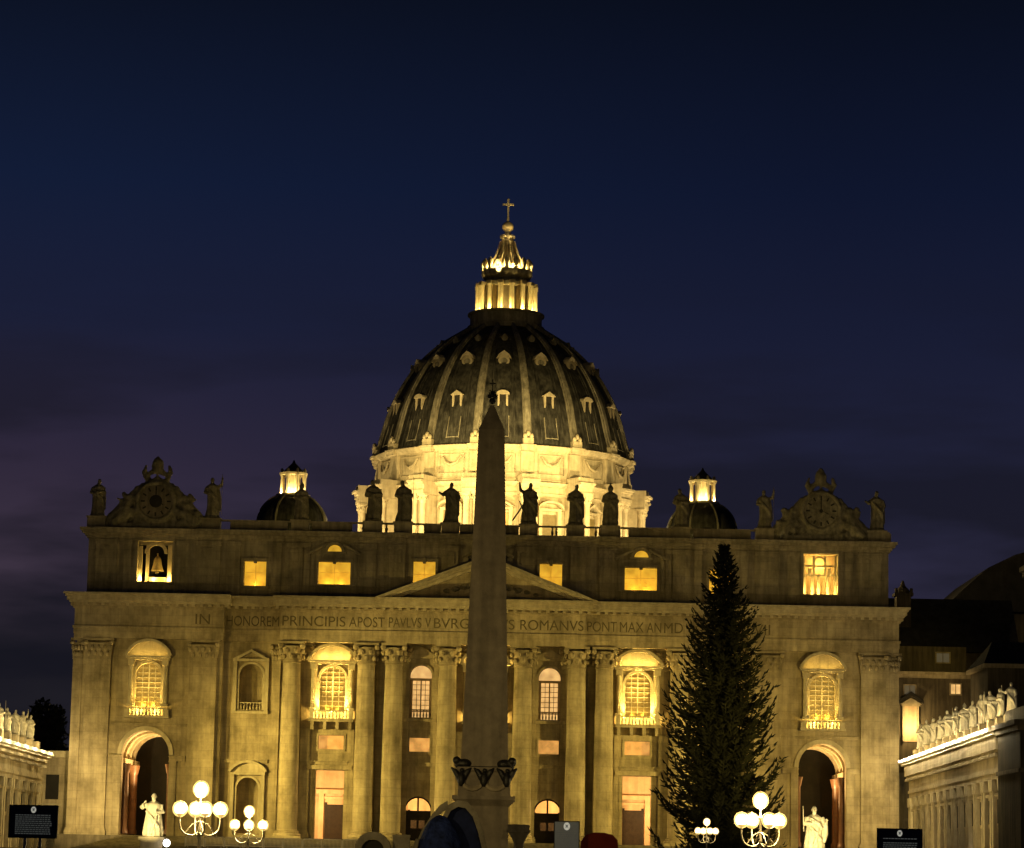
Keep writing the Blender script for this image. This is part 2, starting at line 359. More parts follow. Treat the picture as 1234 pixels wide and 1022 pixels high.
for i, (x0, x1, yf, yb) in enumerate(SEG):
    ex = 0 if i in (1, 5) else .95
    a, c = x0-(ex if i not in (0,) else 0), x1+(ex if i not in (6,) else 0)
    if i in (2, 4): (a, c) = (x0-.95, x1) if i == 2 else (x0, x1+.95)
    kk = .003*abs(3-i)
    for z0, z1, p in ((36.05,36.35,1.05),(36.35,36.85,1.35),(36.85,37.15,1.55),(37.15,37.42,1.8)):
        co.box(a-(p-.4 if i == 0 else 0), c+(p-.4 if i == 6 else 0), yf-p, yb, z0+kk*.5, z1-kk)
    # modillions under the cornice
    n = max(2, int((c-a)/1.1))
    for k in range(n):
        xx = a+(c-a)*(k+.5)/n; co.box(xx-.22, xx+.22, yf-1.0, yf-.5, 35.72, 36.04)
co.obj('cornice', STONE2, BAS)
# inscription ---------------------------------------------------------
def text_mb(mb, s, xa, xb, z, h, y, th=.05):
    cu = bpy.data.curves.new('t', 'FONT'); cu.body = s; cu.size = 1; cu.extrude = 0
    to = bpy.data.objects.new('t', cu); COL.objects.link(to); bpy.context.view_layer.update()
    me = bpy.data.meshes.new_from_object(to.evaluated_get(bpy.context.evaluated_depsgraph_get()))
    X = [v.co.x for v in me.vertices]; Yv = [v.co.y for v in me.vertices]; a, b2, c, d = min(X), max(X), min(Yv), max(Yv)
    mb.add([(xa+(v.co.x-a)/(b2-a)*(xb-xa), y, z+(v.co.y-c)/(d-c)*h) for v in me.vertices], [tuple(p.vertices) for p in me.polygons])
    bpy.data.objects.remove(to); bpy.data.meshes.remove(me); bpy.data.curves.remove(cu)
for s_, xa, xb, yy in (('IN',-40.1,-38.1,-2.5),('HONOREM',-36.0,-28.7,-.75),('PRINCIPIS',-28.1,-19.4,-2.55),('APOST',-18.9,-14.0,-2.55),('PAVLVS',-13.4,-8.9,-3.1),('V',-8.4,-7.6,-3.1),
    ('BVRGHESIVS',-7.2,3.9,-3.1),('ROMANVS',4.7,13.4,-3.1),('PONT',13.9,18.0,-2.55),('MAX',18.4,21.7,-2.55),('AN',22.1,24.1,-2.55),('MD',24.5,27.1,-2.55),('CXII',28.9,31.8,-.75),('PONT',32.2,35.8,-.75),('VII',36.8,39.1,-2.5)):
    ins = MB(); text_mb(ins, s_, xa, xb, 33.4, 1.4, yy-.02); ins.obj('inscription', LETTER, BAS)
# pediment ------------------------------------------------------------
AP = 43.4
t = MB(); t.prism([(-13.9,37.42),(13.9,37.42),(0,AP-.65)], -2.5, -.6); to = t.obj('tympanum', STONE, BAS)
rk = MB()
for sg in (-1, 1):
    A = Vector((sg*15.3, 37.42)); B = Vector((0, AP)); dn = 1
    for off, th, yf in ((0,.42,-4.8),(.42,.35,-4.3),(.77,.45,-3.6)):
        z0a = A.y-off; z1a = B.y-off
        pts = [(A.x, max(37.43, A.y-off+.02)), (0, B.y-off), (0, B.y-off-th), (A.x-sg*((off+th)/(AP-37.42)*15.3), 37.43), (A.x-sg*(off/(AP-37.42)*15.3), 37.435)]
        if off == 0: pts = [(A.x, 37.43), (0, B.y), (0, B.y-th), (A.x-sg*th/(AP-37.42)*15.3, 37.43)]
        else: pts = [(A.x-sg*off/(AP-37.42)*15.3, 37.43), (0, B.y-off), (0, B.y-off-th), (A.x-sg*(off+th)/(AP-37.42)*15.3, 37.43)]
        rk.prism(pts, yf+.002*sg, -.55)
rk.obj('raking_cornice', STONE2, to)
cr_ = MB(); cr_.ball((0,-2.6,39.8), 1.3, .9, .35, 1.15); cr_.ball((0,-2.7,41.3), .5, 1.3, .4, 1)
for sg in (-1,1):
    for i in range(5): cr_.ball((sg*(1.8+i*1.25), -2.55, 39.5-i*.3), .75-.09*i, 1.2, .35, .7, 8, 6)
o = bpy.data.objects.new('coat_of_arms', voxel(cr_, .12, CARVE, 'coat_of_arms', noise=.25)); COL.objects.link(o); o.parent = to

# attic ---------------------------------------------------------------
ah = []
AW = [(-32.3,3.1,39.0,42.5),(32.3,3.1,39.0,42.5),(-21.3,4.5,39.4,42.6),(21.3,4.5,39.4,42.6),(-8.8,3.1,38.9,42.9),(8.8,3.1,38.9,42.9),(0,3.6,39.4,42.6)]
for c, wd, z0, z1 in AW: ah.append((c-wd/2, c+wd/2, z0, z1, 'r'))
for c in (-21.35, 21.35): ah.append((c-1.0, c+1.0, 44.0, 45.0, 'a'))
for c in (-46.3, 46.2): ah.append((c-2.4, c+2.4, 39.3, 45.0, 'r'))
at = MB(); wall(at, -55.6, 55.6, 37.42, 45.3, ah, -.55, 1.2)
for sg in (-1, 1): at.box(*sorted((54.4*sg, 55.55*sg)), .66, 60, 37.4, 45.2)
at.obj('attic', ATTIC, BAS)
for (c, wd, z0, z1) in AW:
    f = MB(); x0, x1 = c-wd/2, c+wd/2; d = .38
    for (a, b2, p, q) in ((x0-d,x0,z0-.0,z1+d),(x1,x1+d,z0,z1+d),(x0,x1,z1,z1+d),(x0-d-.15,x1+d+.15,z0-.4,z0)): f.box(a, b2, -.78-(.1 if q == z0 else 0), -.552, p, q)
    f.box(c-.22, c+.22, -.84, -.3, z1-.32, z1+d+.1)   # keystone
    if abs(abs(c)-21.3) < .5 or c == 0:
        A = [(c-3.5, 43.55), (c-1.25, 45.0), (c+1.25, 45.0), (c+3.5, 43.55)]
        f.prism([(c-3.5,43.5),(c-1.1,44.75),(c-1.1,45.15),(c-3.7,43.75)], -1.15, -.551); f.prism([(c+3.5,43.5),(c+1.1,44.75),(c+1.1,45.15),(c+3.7,43.75)], -1.15, -.551)
        f.strip(arc(c,44.0,1.05,10), arc(c,44.0,1.38,10), -1.0, -.551); f.box(c-1.6, c+1.6, -1.0, -.551, 43.62, 43.98)
        for sx in (-1, 1): f.box(c+sx*2.95-.25, c+sx*2.95+.25, -.9, -.551, 39.2, 43.5)
    o = f.obj('window', ATTIC, BAS)
    p = MB(); p.add([(x0-.01,.62,z0),(x1+.01,.62,z0),(x1+.01,.62,z1),(x0-.01,.62,z1)], [(0,1,2,3)]); p.obj('pane', PANE, o)
    m = MB(); m.box(c-.05, c+.05, .3, .38, z0, z1); m.box(x0, x1, .31, .37, z0+(z1-z0)*.55-.04, z0+(z1-z0)*.55+.04); m.obj('casement', GOLDBAR, o)
    for dx in ((-.9, .9) if wd > 4 else (0,)): lamp('POINT', (c+dx, -.05, z0+.15), 62, GOLD, size=.08)
for c in (-21.35, 21.35):
    p = MB(); p.prism([(c-1,44)]+arc(c,44,1,10)[1:-1]+[(c+1,44)], .1, .14); p.obj('lunette_pane', PANE, BAS)
# attic pilaster strips
for x, wd in ((5.2,2.2),(12.6,2.2),(16.6,2.2),(26.9,2.4),(29.2,1.0),(35.2,1.6),(38.8,3.2),(53.0,3.0),(42.6,1.2),(50.1,1.0),(25.1,.8),(17.9,.5)):
    for sg in (-1, 1):
        p = MB(); p.box(sg*x-wd/2, sg*x+wd/2, -.85 if wd > 1.5 else -.72, -.551, 37.43, 45.29)
        p.box(sg*x-wd/2-.12, sg*x+wd/2+.12, -1.0 if wd > 1.5 else -.85, -.5515, 44.5, 45.1)
        if wd > 2: p.box(sg*x-.55, sg*x+.55, -.98, -.84, 42.6, 44.2)
        p.box(sg*x-wd/2-.1, sg*x+wd/2+.1, -.95, -.552, 37.435, 38.3)
        p.obj('attic_strip', ATTIC, BAS)
ac = MB()
for z0, z1, p in ((45.3,45.6,.25),(45.6,46.0,.5),(46.0,46.35,.9),(46.35,46.7,1.15)): ac.box(-55.6-p, 55.6+p, -.55-p, .9, z0, z1)
for i, (x, wd) in enumerate(((5.2,2.2),(12.6,2.2),(16.6,2.2),(26.9,2.4),(38.8,3.2),(53.0,3.0))):
    for sg in (-1, 1):
        for z0, z1, p in ((45.303,45.597,.45),(45.603,45.997,.75),(46.003,46.347,1.15),(46.353,46.703,1.4)): ac.box(sg*x-wd/2-.1, sg*x+wd/2+.1, -.55-p, 0, z0, z1)
ac.obj('attic_cornice', ATTIC, BAS)
# balustrade with plinths
STAT = [(-54.6,0),(-38.6,0),(-26.2,0),(-16.1,0),(-11.9,0),(-5.3,0),(0,0),(5.6,0),(12.1,0),(16.9,0),(26.8,0),(38.4,0),(54.0,0)]
bl = MB()
for x, _ in STAT: bl.box(x-1.25, x+1.25, -1.0, .7, 46.7, 48.25); bl.box(x-1.4, x+1.4, -1.15, .85, 48.1, 48.35)
bl.box(-55.8, 55.8, -.5, .1, 47.98, 48.2); bl.box(-55.8, 55.8, -.55, .15, 46.7, 46.84)
bal = MB(); bal.lathe([(.1,46.84),(.17,47.1),(.2,47.3),(.1,47.6),(.12,47.98)], n=8)
x = -39.5
SOLID = [(-56,-39.4),(-36,-28),(39.2,56),(28.5,36.5),(-24.6,-19),(19.5,25.5),(-4,-2.2),(1.6,4.2),(-9,-6.6)]
for a, b2 in SOLID: bl.box(a, b2, -.4, .02, 46.82, 48.0)
while x < 39.5:
    if not any(abs(x-s)<1.3 for s, _ in STAT) and not any(a < x < b2 for a, b2 in SOLID) and (x*1.7) % 5 < 1.6:
        bl.add([(v[0]+x, v[1]-.2, v[2]) for v in bal.v], bal.f)
    x += .55
bl.obj('balustrade', ATTIC, BAS)

# big windows with balconies -----------------------------------------
def grid_window(c, z0, z1, wd, yg, parent, nx=4, nz=9, lead=STONE2, paneM=GLASSM, bar=.042, point=0):
    r = wd/2; p = MB(); P = [(c-r,z0)]+arc(c,z1-r,r,14)+[(c+r,z0)]
    p.prism(P, yg, yg+.05); p.obj('pane', paneM, parent)
    m = MB()
    for i in range(nx+1):
        x = c-r+wd*i/nx; zt = z1-r+sqrt(max(0, r*r-(x-c)**2)); bb = bar*(1.8 if i*2 == nx else 1); m.box(x-bb, x+bb, yg-.12, yg-.005, z0, zt)
    for j in range(1, nz):
        z = z0+(z1-z0)*j/nz; hw = r if z < z1-r else sqrt(max(0, r*r-(z-z1+r)**2)); m.box(c-hw, c+hw, yg-.10, yg-.006, z-bar, z+bar)
    m.obj('glazing_bars', lead, parent)
def big_window(c, yf, z0=22.0, z1=28.0, wd=3.5, half=3.2, sill=20.5, tri=False, deep=1):
    f = MB(); r = wd/2
    f.strip([(c-r,z0)]+arc(c,z1-r,r,14)+[(c+r,z0)], [(c-r-.35,z0)]+arc(c,z1-r,r+.35,14)+[(c+r+.35,z0)], yf-.3, yf-.001)
    for sg in (-1, 1):
        xx = c+sg*(half-.55)
        f.lathe([(.36,z0+.35),(.34,26),(.29,z1-.4)], xx, yf-.55, 12); f.box(xx-.45, xx+.45, yf-1.0, yf, z0-.0, z0+.35); f.box(xx-.42, xx+.42, yf-1.0, yf-.0015, z1-.4, z1+.35)
        f.box(xx-.3-.25*(sg > 0)+.0, xx+.3+.25*(sg < 0), yf-.25, yf-.002, z0, z1+.35)
    f.box(c-half, c+half, yf-.85, yf-.0025, z1+.36, z1+.62); f.box(c-half-.2, c+half+.2, yf-1.35, yf-.003, z1+.62, z1+.88)
    if not tri:
        R = (half**2+2.0**2)/(2*2.0); zc = z1+.88+2.0-R; a = math.asin(half/R)
        A = [(c+R*sin(-a+2*a*i/16), zc+R*cos(-a+2*a*i/16)) for i in range(17)]; B = [(c+(R+.38)*sin(-a+2*a*i/16), zc+(R+.38)*cos(-a+2*a*i/16)) for i in range(17)]
        f.strip(A, B, yf-1.3, yf-.002); f.prism([(q[0], q[1]) for q in A], yf-.35, yf-.004)
    else:
        f.prism([(c-half-.2,z1+.38),(c,z1+2.3),(c,z1+1.85),(c-half+.8,z1+.382)], yf-1.3, yf-.002); f.prism([(c+half+.2,z1+.38),(c,z1+2.3),(c,z1+1.85),(c+half-.8,z1+.382)], yf-1.3, yf-.003)
        f.prism([(c-half+.5,z1+.38),(c+half-.5,z1+.38),(c,z1+1.95)], yf-.35, yf-.004)
    o = f.obj('window', STONE2, BAS, True)
    grid_window(c, z0, z1, wd, yf+.75, o); lamp('POINT', (c-.7, yf+.35, z0+.25), 60 if yf == 0 else 130, (1,.62,.06), size=.1); lamp('POINT', (c+.7, yf+.35, z0+.25), 60 if yf == 0 else 130, (1,.62,.06), size=.1)
    for dx in (-1.6, 0, 1.6): lamp('POINT', (c+dx, yf-1.22, z1+1.02), 170 if yf == 0 else 45, GOLD, size=.1)
    return o
def balcony(c, yf, half, o, out_=1.5, z=20.45):
    b = MB(); b.box(c-half, c+half, yf-out_, yf-.0035, z-.05, z+.42)
    for k in range(4): b.prism([(0,0)]*0 or [(c-half+.5+k*(2*half-1)/3-.22,z-1.1),(c-half+.5+k*(2*half-1)/3+.22,z-1.1),(c-half+.5+k*(2*half-1)/3+.22,z-.05),(c-half+.5+k*(2*half-1)/3-.22,z-.05)], yf-out_*.8, yf-.004)
    b.obj('balcony', STONE, o)
    rr = MB(); rr.box(c-half+.1, c+half-.1, yf-out_+.05, yf-out_+.35, z+1.35, z+1.55)
    for x_ in (-1, 1): rr.box(c+x_*(half-.4)-.3, c+x_*(half-.4)+.3, yf-out_+.03, yf-out_+.37, z+.42, z+1.35)
    n = 10
    for k in range(n):
        xx = c-half+.95+k*(2*half-1.9)/(n-1); rr.lathe([(.08,z+.42),(.15,z+.75),(.07,z+1.15),(.1,z+1.35)], xx, yf-out_+.2, 8)
    rr.obj('railing', STONE2, o)
for c in BIG:
    o = big_window(c, 0); balcony(c, 0, 3.1, o)
    for dx in (-2.0, 0, 2.0): lamp('POINT', (c+dx, -1.0, 21.25), 420, GOLD, size=.12); lamp('SPOT', (c+dx, -1.15, 21.2), 9500, GOLD, (c+dx*.6, -.1, 30), .1, 60, .8)
for c in END:
    o = big_window(c, -1.5, half=2.9); 
    b = MB(); b.box(c-3.1, c+3.1, -2.7, -1.502, 20.4, 20.75)
    for k in range(9): b.lathe([(.08,20.75),(.15,21.0),(.07,21.4),(.1,21.6)], c-1.9+k*3.8/8, -2.5, 8)
    b.box(c-2.6, c+2.6, -2.65, -2.35, 21.6, 21.8); b.box(c-3.0, c-2.3, -2.66, -1.6, 20.75, 21.6); b.box(c+2.3, c+3.0, -2.66, -1.6, 20.75, 21.6); b.obj('balcony', STONE2, o)
    for dx in (-1.2, 1.2): lamp('POINT', (c+dx, -2.2, 21.2), 420, GOLD, size=.12); lamp('SPOT', (c+dx, -2.3, 21.2), 4200, GOLD, (c+dx*.6, -1.6, 28), .1, 56, .8)
for c in SMALL:
    f = MB(); r = 1.5
    f.strip([(c-r,21.3)]+arc(c,27,r,14)+[(c+r,21.3)], [(c-r-.3,21.3)]+arc(c,27,r+.3,14)+[(c+r+.3,21.3)], -.2, -.001)
    f.box(c-2.0, c+2.0, -.6, -.0015, 29.4, 29.7); f.prism([(c-2.2,29.7),(c+2.2,29.7),(c,31.0)], -.7, -.002); f.box(c-2.2,c+2.2,-.5,-.001,20.7,21.1)
    o = f.obj('window', STONE, BAS)
    q = MB(); q.box(c-1.5, c+1.5, 1.25, 1.3, 21.3, 28.5); q.obj('pane', PANEW, o)
    m = MB(); m.box(c-1.5, c+1.5, .95, 1.1, 26.4, 26.75); m.box(c-.09, c+.09, .95, 1.1, 21.3, 26.4); m.box(c-1.5,c-1.15,.96,1.11,21.3,26.4); m.box(c+1.15,c+1.5,.96,1.11,21.3,26.4)
    for j in range(6): m.box(c-1.15, c+1.15, .98, 1.08, 22.3+j*.7, 22.38+j*.7)
    for k in (-.6, .6): m.box(c+k-.04, c+k+.04, .98, 1.08, 22.2, 26.4)
    m.box(c-1.5, c+1.5, .9, 1.1, 22.1, 22.25); m.obj('glazing_bars', PLAST, o)
    rl = MB(); rl.box(c-1.5, c+1.5, .1, .3, 22.3, 22.42)
    for k in range(7): rl.lathe([(.07,21.3),(.12,21.6),(.06,22.0),(.08,22.3)], c-1.3+k*2.6/6, .2, 8)
    rl.obj('railing', STONE, o)
# mezzanine windows
for c, w_, z0, z1 in [(c, 3.5, 16.7, 18.6) for c in BIG]+[(c, 2.8, 16.6, 18.5) for c in SMALL]:
    f = MB(); d = .28
    for (a, b2, p, q) in ((c-w_/2-d,c-w_/2,z0-d,z1+d),(c+w_/2,c+w_/2+d,z0-d,z1+d),(c-w_/2,c+w_/2,z1,z1+d),(c-w_/2,c+w_/2,z0-d,z0)): f.box(a, b2, -.14, -.001, p, q)
    o = f.obj('mezzanine_window', STONE, BAS)
    p = MB(); p.box(c-w_/2, c+w_/2, .8, .84, z0, z1); p.obj('pane', PANEP, o)
# niches
for c in NICHE:
    for (hw, z0, z1, kind) in ((1.6,21.9,28.2,'t'),(1.5,5.0,12.6,'s')):
        nb = MB(); n = 12; zs = z1-hw
        for zz0, zz1 in ((z0, zs),):
            for k in range(n):
                a, a2 = pi*k/n, pi*(k+1)/n
                nb.add([(c+hw*cos(a),1.3+hw*sin(a)*.8,zz0),(c+hw*cos(a2),1.3+hw*sin(a2)*.8,zz0),(c+hw*cos(a2),1.3+hw*sin(a2)*.8,zz1),(c+hw*cos(a),1.3+hw*sin(a)*.8,zz1)], [(0,1,2,3)])
        for j in range(6):
            b1, b2 = pi/2*j/6, pi/2*(j+1)/6
            for k in range(n):
                a, a2 = pi*k/n, pi*(k+1)/n
                g_ = lambda a, b: (c+hw*cos(a)*cos(b), 1.3+hw*sin(a)*.8*cos(b), zs+hw*sin(b))
                nb.add([g_(a,b1), g_(a2,b1), g_(a2,b2), g_(a,b2)], [(0,1,2,3)])
        o = nb.obj('niche', STONE, BAS, True)
        f = MB(); hw2 = hw+.9
        f.strip([(c-hw,z0)]+arc(c,zs,hw,12)+[(c+hw,z0)], [(c-hw-.3,z0)]+arc(c,zs,hw+.3,12)+[(c+hw+.3,z0)], -.18, -.001)
        for sx in (-1, 1): f.box(c+sx*(hw+.6)-.25, c+sx*(hw+.6)+.25, -.45, -.0015, z0-.2, z1+.35)
        f.box(c-hw2, c+hw2, -.75, -.002, z1+.35, z1+.7); f.box(c-hw2, c+hw2, -.6, -.002, z0-.55, z0-.2)
        if kind == 't':
            for sx in (-1, 1): f.prism([(c+sx*hw2,z1+.7),(c,z1+2.0),(c,z1+1.65),(c+sx*(hw2-.8),z1+.701)], -.8+.002*sx, -.003)
            f.box(c-hw, c+hw, .1, .3, z0+.9, z0+1.05)
            for k in range(7): f.lathe([(.08,z0),(.13,z0+.35),(.06,z0+.7),(.09,z0+.9)], c-1.3+k*2.6/6, .2, 8)
        else:
            R = (hw2**2+1.3**2)/2.6; zc = z1+.7+1.3-R; a = math.asin(hw2/R)
            f.strip([(c+R*sin(-a+2*a*i/14), zc+R*cos(-a+2*a*i/14)) for i in range(15)], [(c+(R+.35)*sin(-a+2*a*i/14), zc+(R+.35)*cos(-a+2*a*i/14)) for i in range(15)], -.85, -.003)
            f.prism([(c+R*sin(-a+2*a*i/14), zc+R*cos(-a+2*a*i/14)) for i in range(15)], -.3, -.0035)
        f.obj('surround', STONE2, o)
# string course over the portals
def course_piece(x0, x1, y0, y1, z0, z1, nm='string_course'):
    x0, x1 = sorted((x0, x1)); q = MB(); q.box(x0, x1, y0, y1, z0, z1); q.box(x0-.06, x1+.06, y0-.12, y1+.002, z1-.16, z1); q.obj(nm, STONE, BAS)
for a, b2 in ((-36.1,-29.8),(29.8,36.1),(-24.0,-18.7),(18.7,24.0),(-11.2,-6.7),(6.7,11.2),(-3.7,3.7)): course_piece(a, b2, -.28, -.0045, 14.6, 15.1)
for sg in (-1, 1):
    for a, b2 in ((40.9,43.1),(49.7,51.4)): course_piece(sg*a, sg*b2, -1.95, -1.503, 14.6, 15.3)
    for a, b2 in ((42.1,43.1),(49.7,50.7)): course_piece(sg*a, sg*b2, -1.75, -1.502, 4.4, 14.59, 'arch_pier')
    course_piece(sg*40.9, sg*51.4, -1.75, -1.504, 19.3, 19.7)
for sg in (-1, 1):
    a = MB(); c = 46.4*sg; a.strip(arc(c,15.45,3.25,18), arc(c,15.45,3.85,18), -1.8, -1.501); a.obj('archivolt', STONE2, BAS)
# portals of the centre: door frames and narthex
for c in BIG:
    f = MB(); f.box(c-2.45, c-1.95, -.1, 1.2, 4.4, 13.8); f.box(c+1.95, c+2.45, -.1, 1.2, 4.4, 13.8)
    f.box(c-3.0, c+3.0, -.6, -.002, 13.9, 14.5); f.obj('portal_frame', STONE, BAS)
for c in SMALL:
    r = 1.95; f = MB(); zs = 8.55
    f.strip(arc(c,zs,r-.22,14), arc(c,zs,r-.001,14), .5, .8)
    f.box(c-r+.001, c+r-.001, .48, .8, 7.5, 8.55); f.box(c-.15, c+.15, .49, .79, 4.4, 7.5); f.box(c-.12, c+.12, .49, .79, 8.55, 10.3)
    f.box(c-r+.001, c-.95, .52, .78, 4.4, 7.5); f.box(c+.95, c+r-.001, .52, .78, 4.4, 7.5); f.box(c-.95, c+.95, .53, .77, 4.4, 6.15); f.box(c-.95, c+.95, .53, .77, 7.25, 7.5)
    o = f.obj('door', DARKW, BAS)
na = MB()
na.add([(-36,1.31,4.45),(36,1.31,4.45),(36,13,4.45),(-36,13,4.45)], [(0,1,2,3)])
for k in range(10):   # barrel vault
    a, a2 = pi*k/10, pi*(k+1)/10
    p1 = (7.15-5.85*cos(a), 14.4+3.6*sin(a)); p2 = (7.15-5.85*cos(a2), 14.4+3.6*sin(a2))
    na.add([(-36,p1[0],p1[1]),(36,p1[0],p1[1]),(36,p2[0],p2[1]),(-36,p2[0],p2[1])], [(0,1,2,3)])
na.add([(-36,13,4.4),(36,13,4.4),(36,13,14.41),(-36,13,14.41)], [(0,1,2,3)])
for x in (-36, 36): na.box(x-.1, x+.1, 1.32, 13, 4.4, 16)
na.box(-35.8, 35.8, 12.3, 12.99, 10.9, 11.5); na.box(-35.8, 35.8, 12.6, 12.98, 10.2, 10.5)
for c in (-21.1, 0, 21.1):
    for sx in (-1, 1): na.box(c+sx*2.0-.35, c+sx*2.0+.35, 12.3, 12.97, 4.45, 10.9)
for c in (-15, 15, -27, 27, -11.5, 11.5): na.box(c-.5, c+.5, 12.5, 12.97, 4.45, 10.9)
for k in range(13): na.box(-36+k*6-.3, -36+k*6+.3, 1.4, 12.9, 17.2, 17.9)
nar = na.obj('narthex', PLAST, BAS)
for c, w_, h_ in ((-21.1,1.2,9.4),(0,1.2,9.4),(21.1,1.2,9.4),(-8.9,1.6,8.6),(8.9,1.6,8.6)):
    dd = MB(); dd.box(c-w_, c+w_, 12.85, 12.96, 4.46, h_); dd.box(c-w_-.3, c-w_, 12.8, 12.95, 4.46, h_+.3); dd.box(c+w_, c+w_+.3, 12.8, 12.95, 4.46, h_+.3); dd.obj('inner_door', DARKW, nar)
for x in (-24, -13, 0, 13, 24): lamp('POINT', (x, 6.5, 9.6), 3600, PEACH, size=.4)
# arched passages at both ends
for sg in (-1, 1):
    c = 46.4*sg; t_ = MB(); r = 3.9; zs = 15.0; dp = 17
    P = [(c-r,3.6)]+arc(c,zs,r,16)+[(c+r,3.6)]
    for i in range(len(P)-1):
        t_.add([(P[i][0],0.01,P[i][1]),(P[i+1][0],0.01,P[i+1][1]),(P[i+1][0],dp,P[i+1][1]),(P[i][0],dp,P[i][1])], [(0,1,2,3)])
    for y in (4.5, 9, 13.5):
        t_.strip(arc(c,zs,r-.35,16), arc(c,zs,r-.002,16), y, y+.9)
    for y0 in (0.02,):
        for sx in (-1, 1): t_.box(*sorted((c+sx*3.3, c+sx*3.88)), y0, dp, 14.3, 15.0)
    # passage closed by a near-black sheet standing in for the darkness beyond
    tn = t_.obj('passage', STONE2, BAS)
    for sx in (-1, 1):
        for y in (1.9, 10.5):
            m_ = MB(); m_.lathe([(.62,4.6),(.75,4.7),(.7,5.2),(.58,5.4),(.55,12.9),(.66,13.1),(.75,13.6),(.9,14.25)], c+sx*3.2, y, 14); m_.obj('marble_column', BROWNM, tn, True)
    lamp('SPOT', (c-sg*.6, 6, 8.6), 17000, PEACH, (c+sg*1.4, 4.5, 18), .2, 130, .6)
    lamp('POINT', (c+sg*.5, 1.2, 5.6), 160, PEACH, size=.2)
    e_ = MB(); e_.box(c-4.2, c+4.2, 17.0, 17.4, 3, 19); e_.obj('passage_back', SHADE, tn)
# bell bays in the attic ends
for sg in (-1, 1):
    c = -46.3 if sg < 0 else 46.2
    rb = MB(); x0, x1, z0, z1, y0, y1 = c-2.4, c+2.4, 39.3, 45.0, .66, 3.8
    X0, X1 = x0-.25, x1+.25
    rb.add([(X0,y0,z0),(X1,y0,z0),(X1,y1,z0),(X0,y1,z0),(X0,y0,z1+.2),(X1,y0,z1+.2),(X1,y1,z1+.2),(X0,y1,z1+.2)], [(0,1,2,3),(4,7,6,5),(2,3,7,6),(1,2,6,5),(0,3,7,4)])
    ch = rb.obj('bell_chamber', SHADE if sg < 0 else PLAST, BAS)
    fr = MB(); d = .35
    for (a, b2, p, q) in ((x0-d,x0,z0,z1+.28),(x1,x1+d,z0,z1+.28),(x0,x1,z1,z1+.28),(x0-d,x1+d,z0-.35,z0)): fr.box(a, b2, -.85, -.552, p, q)
    fr.obj('frame', ATTIC, ch)
    if sg < 0:
        q = MB(); q.box(x0+.05, x0+.5, .3, .9, z0, z1-.6); q.box(x0+.95, x0+1.4, .9, 1.5, z0, z1-.2); q.box(x1-.75, x1-.05, .5, 1.1, z0, z1-.4)
        q.strip(arc(c, 43.4, 1.15, 10), arc(c, 43.4, 1.6, 10), .5, 1.2); q.box(c-.85, c+1.4, .4, 1.5, z0, z0+.75); q.box(x0, x1, .8, 1.3, 44.6, 45.0)
        q.obj('pillar_screen', STONE2, ch)
        bl_ = MB(); bl_.lathe([(.95,41.0),(.8,41.3),(.62,41.9),(.52,42.6),(.3,43.0),(.1,43.1),(.1,43.5)], c+.1, 1.6, 18); bl_.ball((c+.1,1.6,40.8), .22); bl_.obj('bell', GILD, ch, True)
        for dx in (-1.95, 1.9): lamp('POINT', (c+dx, .05, 39.75), 420, GOLD, size=.1)
        lamp('POINT', (c-.2, .2, 39.75), 200, GOLD, size=.1)
    else:
        q = MB(); q.box(x0, x1, .9, 1.05, 42.0, 42.3); q.box(c-.95, c-.65, .9, 1.05, 42.3, 44.9); q.box(c+.65, c+.95, .9, 1.05, 42.3, 44.9); q.strip(arc(c,44.0,.62,8), arc(c,44.0,.8,8), .85, 1.0)
        for a in (x0+.05, x0+1.2, c-.35, x1-1.5, x1-.4): q.box(a, a+.4, .85, 1.1, z0, 42.0)
        q.box(x0, x0+.35, .9, 1.05, 42.3, 44.9); q.box(x1-.35, x1, .9, 1.05, 42.3, 44.9); q.box(x0+.35, x1-.35, .91, 1.04, 43.3, 43.55)
        q.box(x0+.8, x0+1.3, .8, 1.1, 42.3, 43.1); q.box(x1-1.3, x1-.8, .8, 1.1, 42.3, 43.1)
        q.obj('pillar_screen', STONE2, ch)
        for dx in (-1.6, 0, 1.6): lamp('POINT', (c+dx, .0, 39.75), 420, GOLD, size=.1)
        lamp('POINT', (c, 2.6, 43.6), 500, GOLD, size=.2)
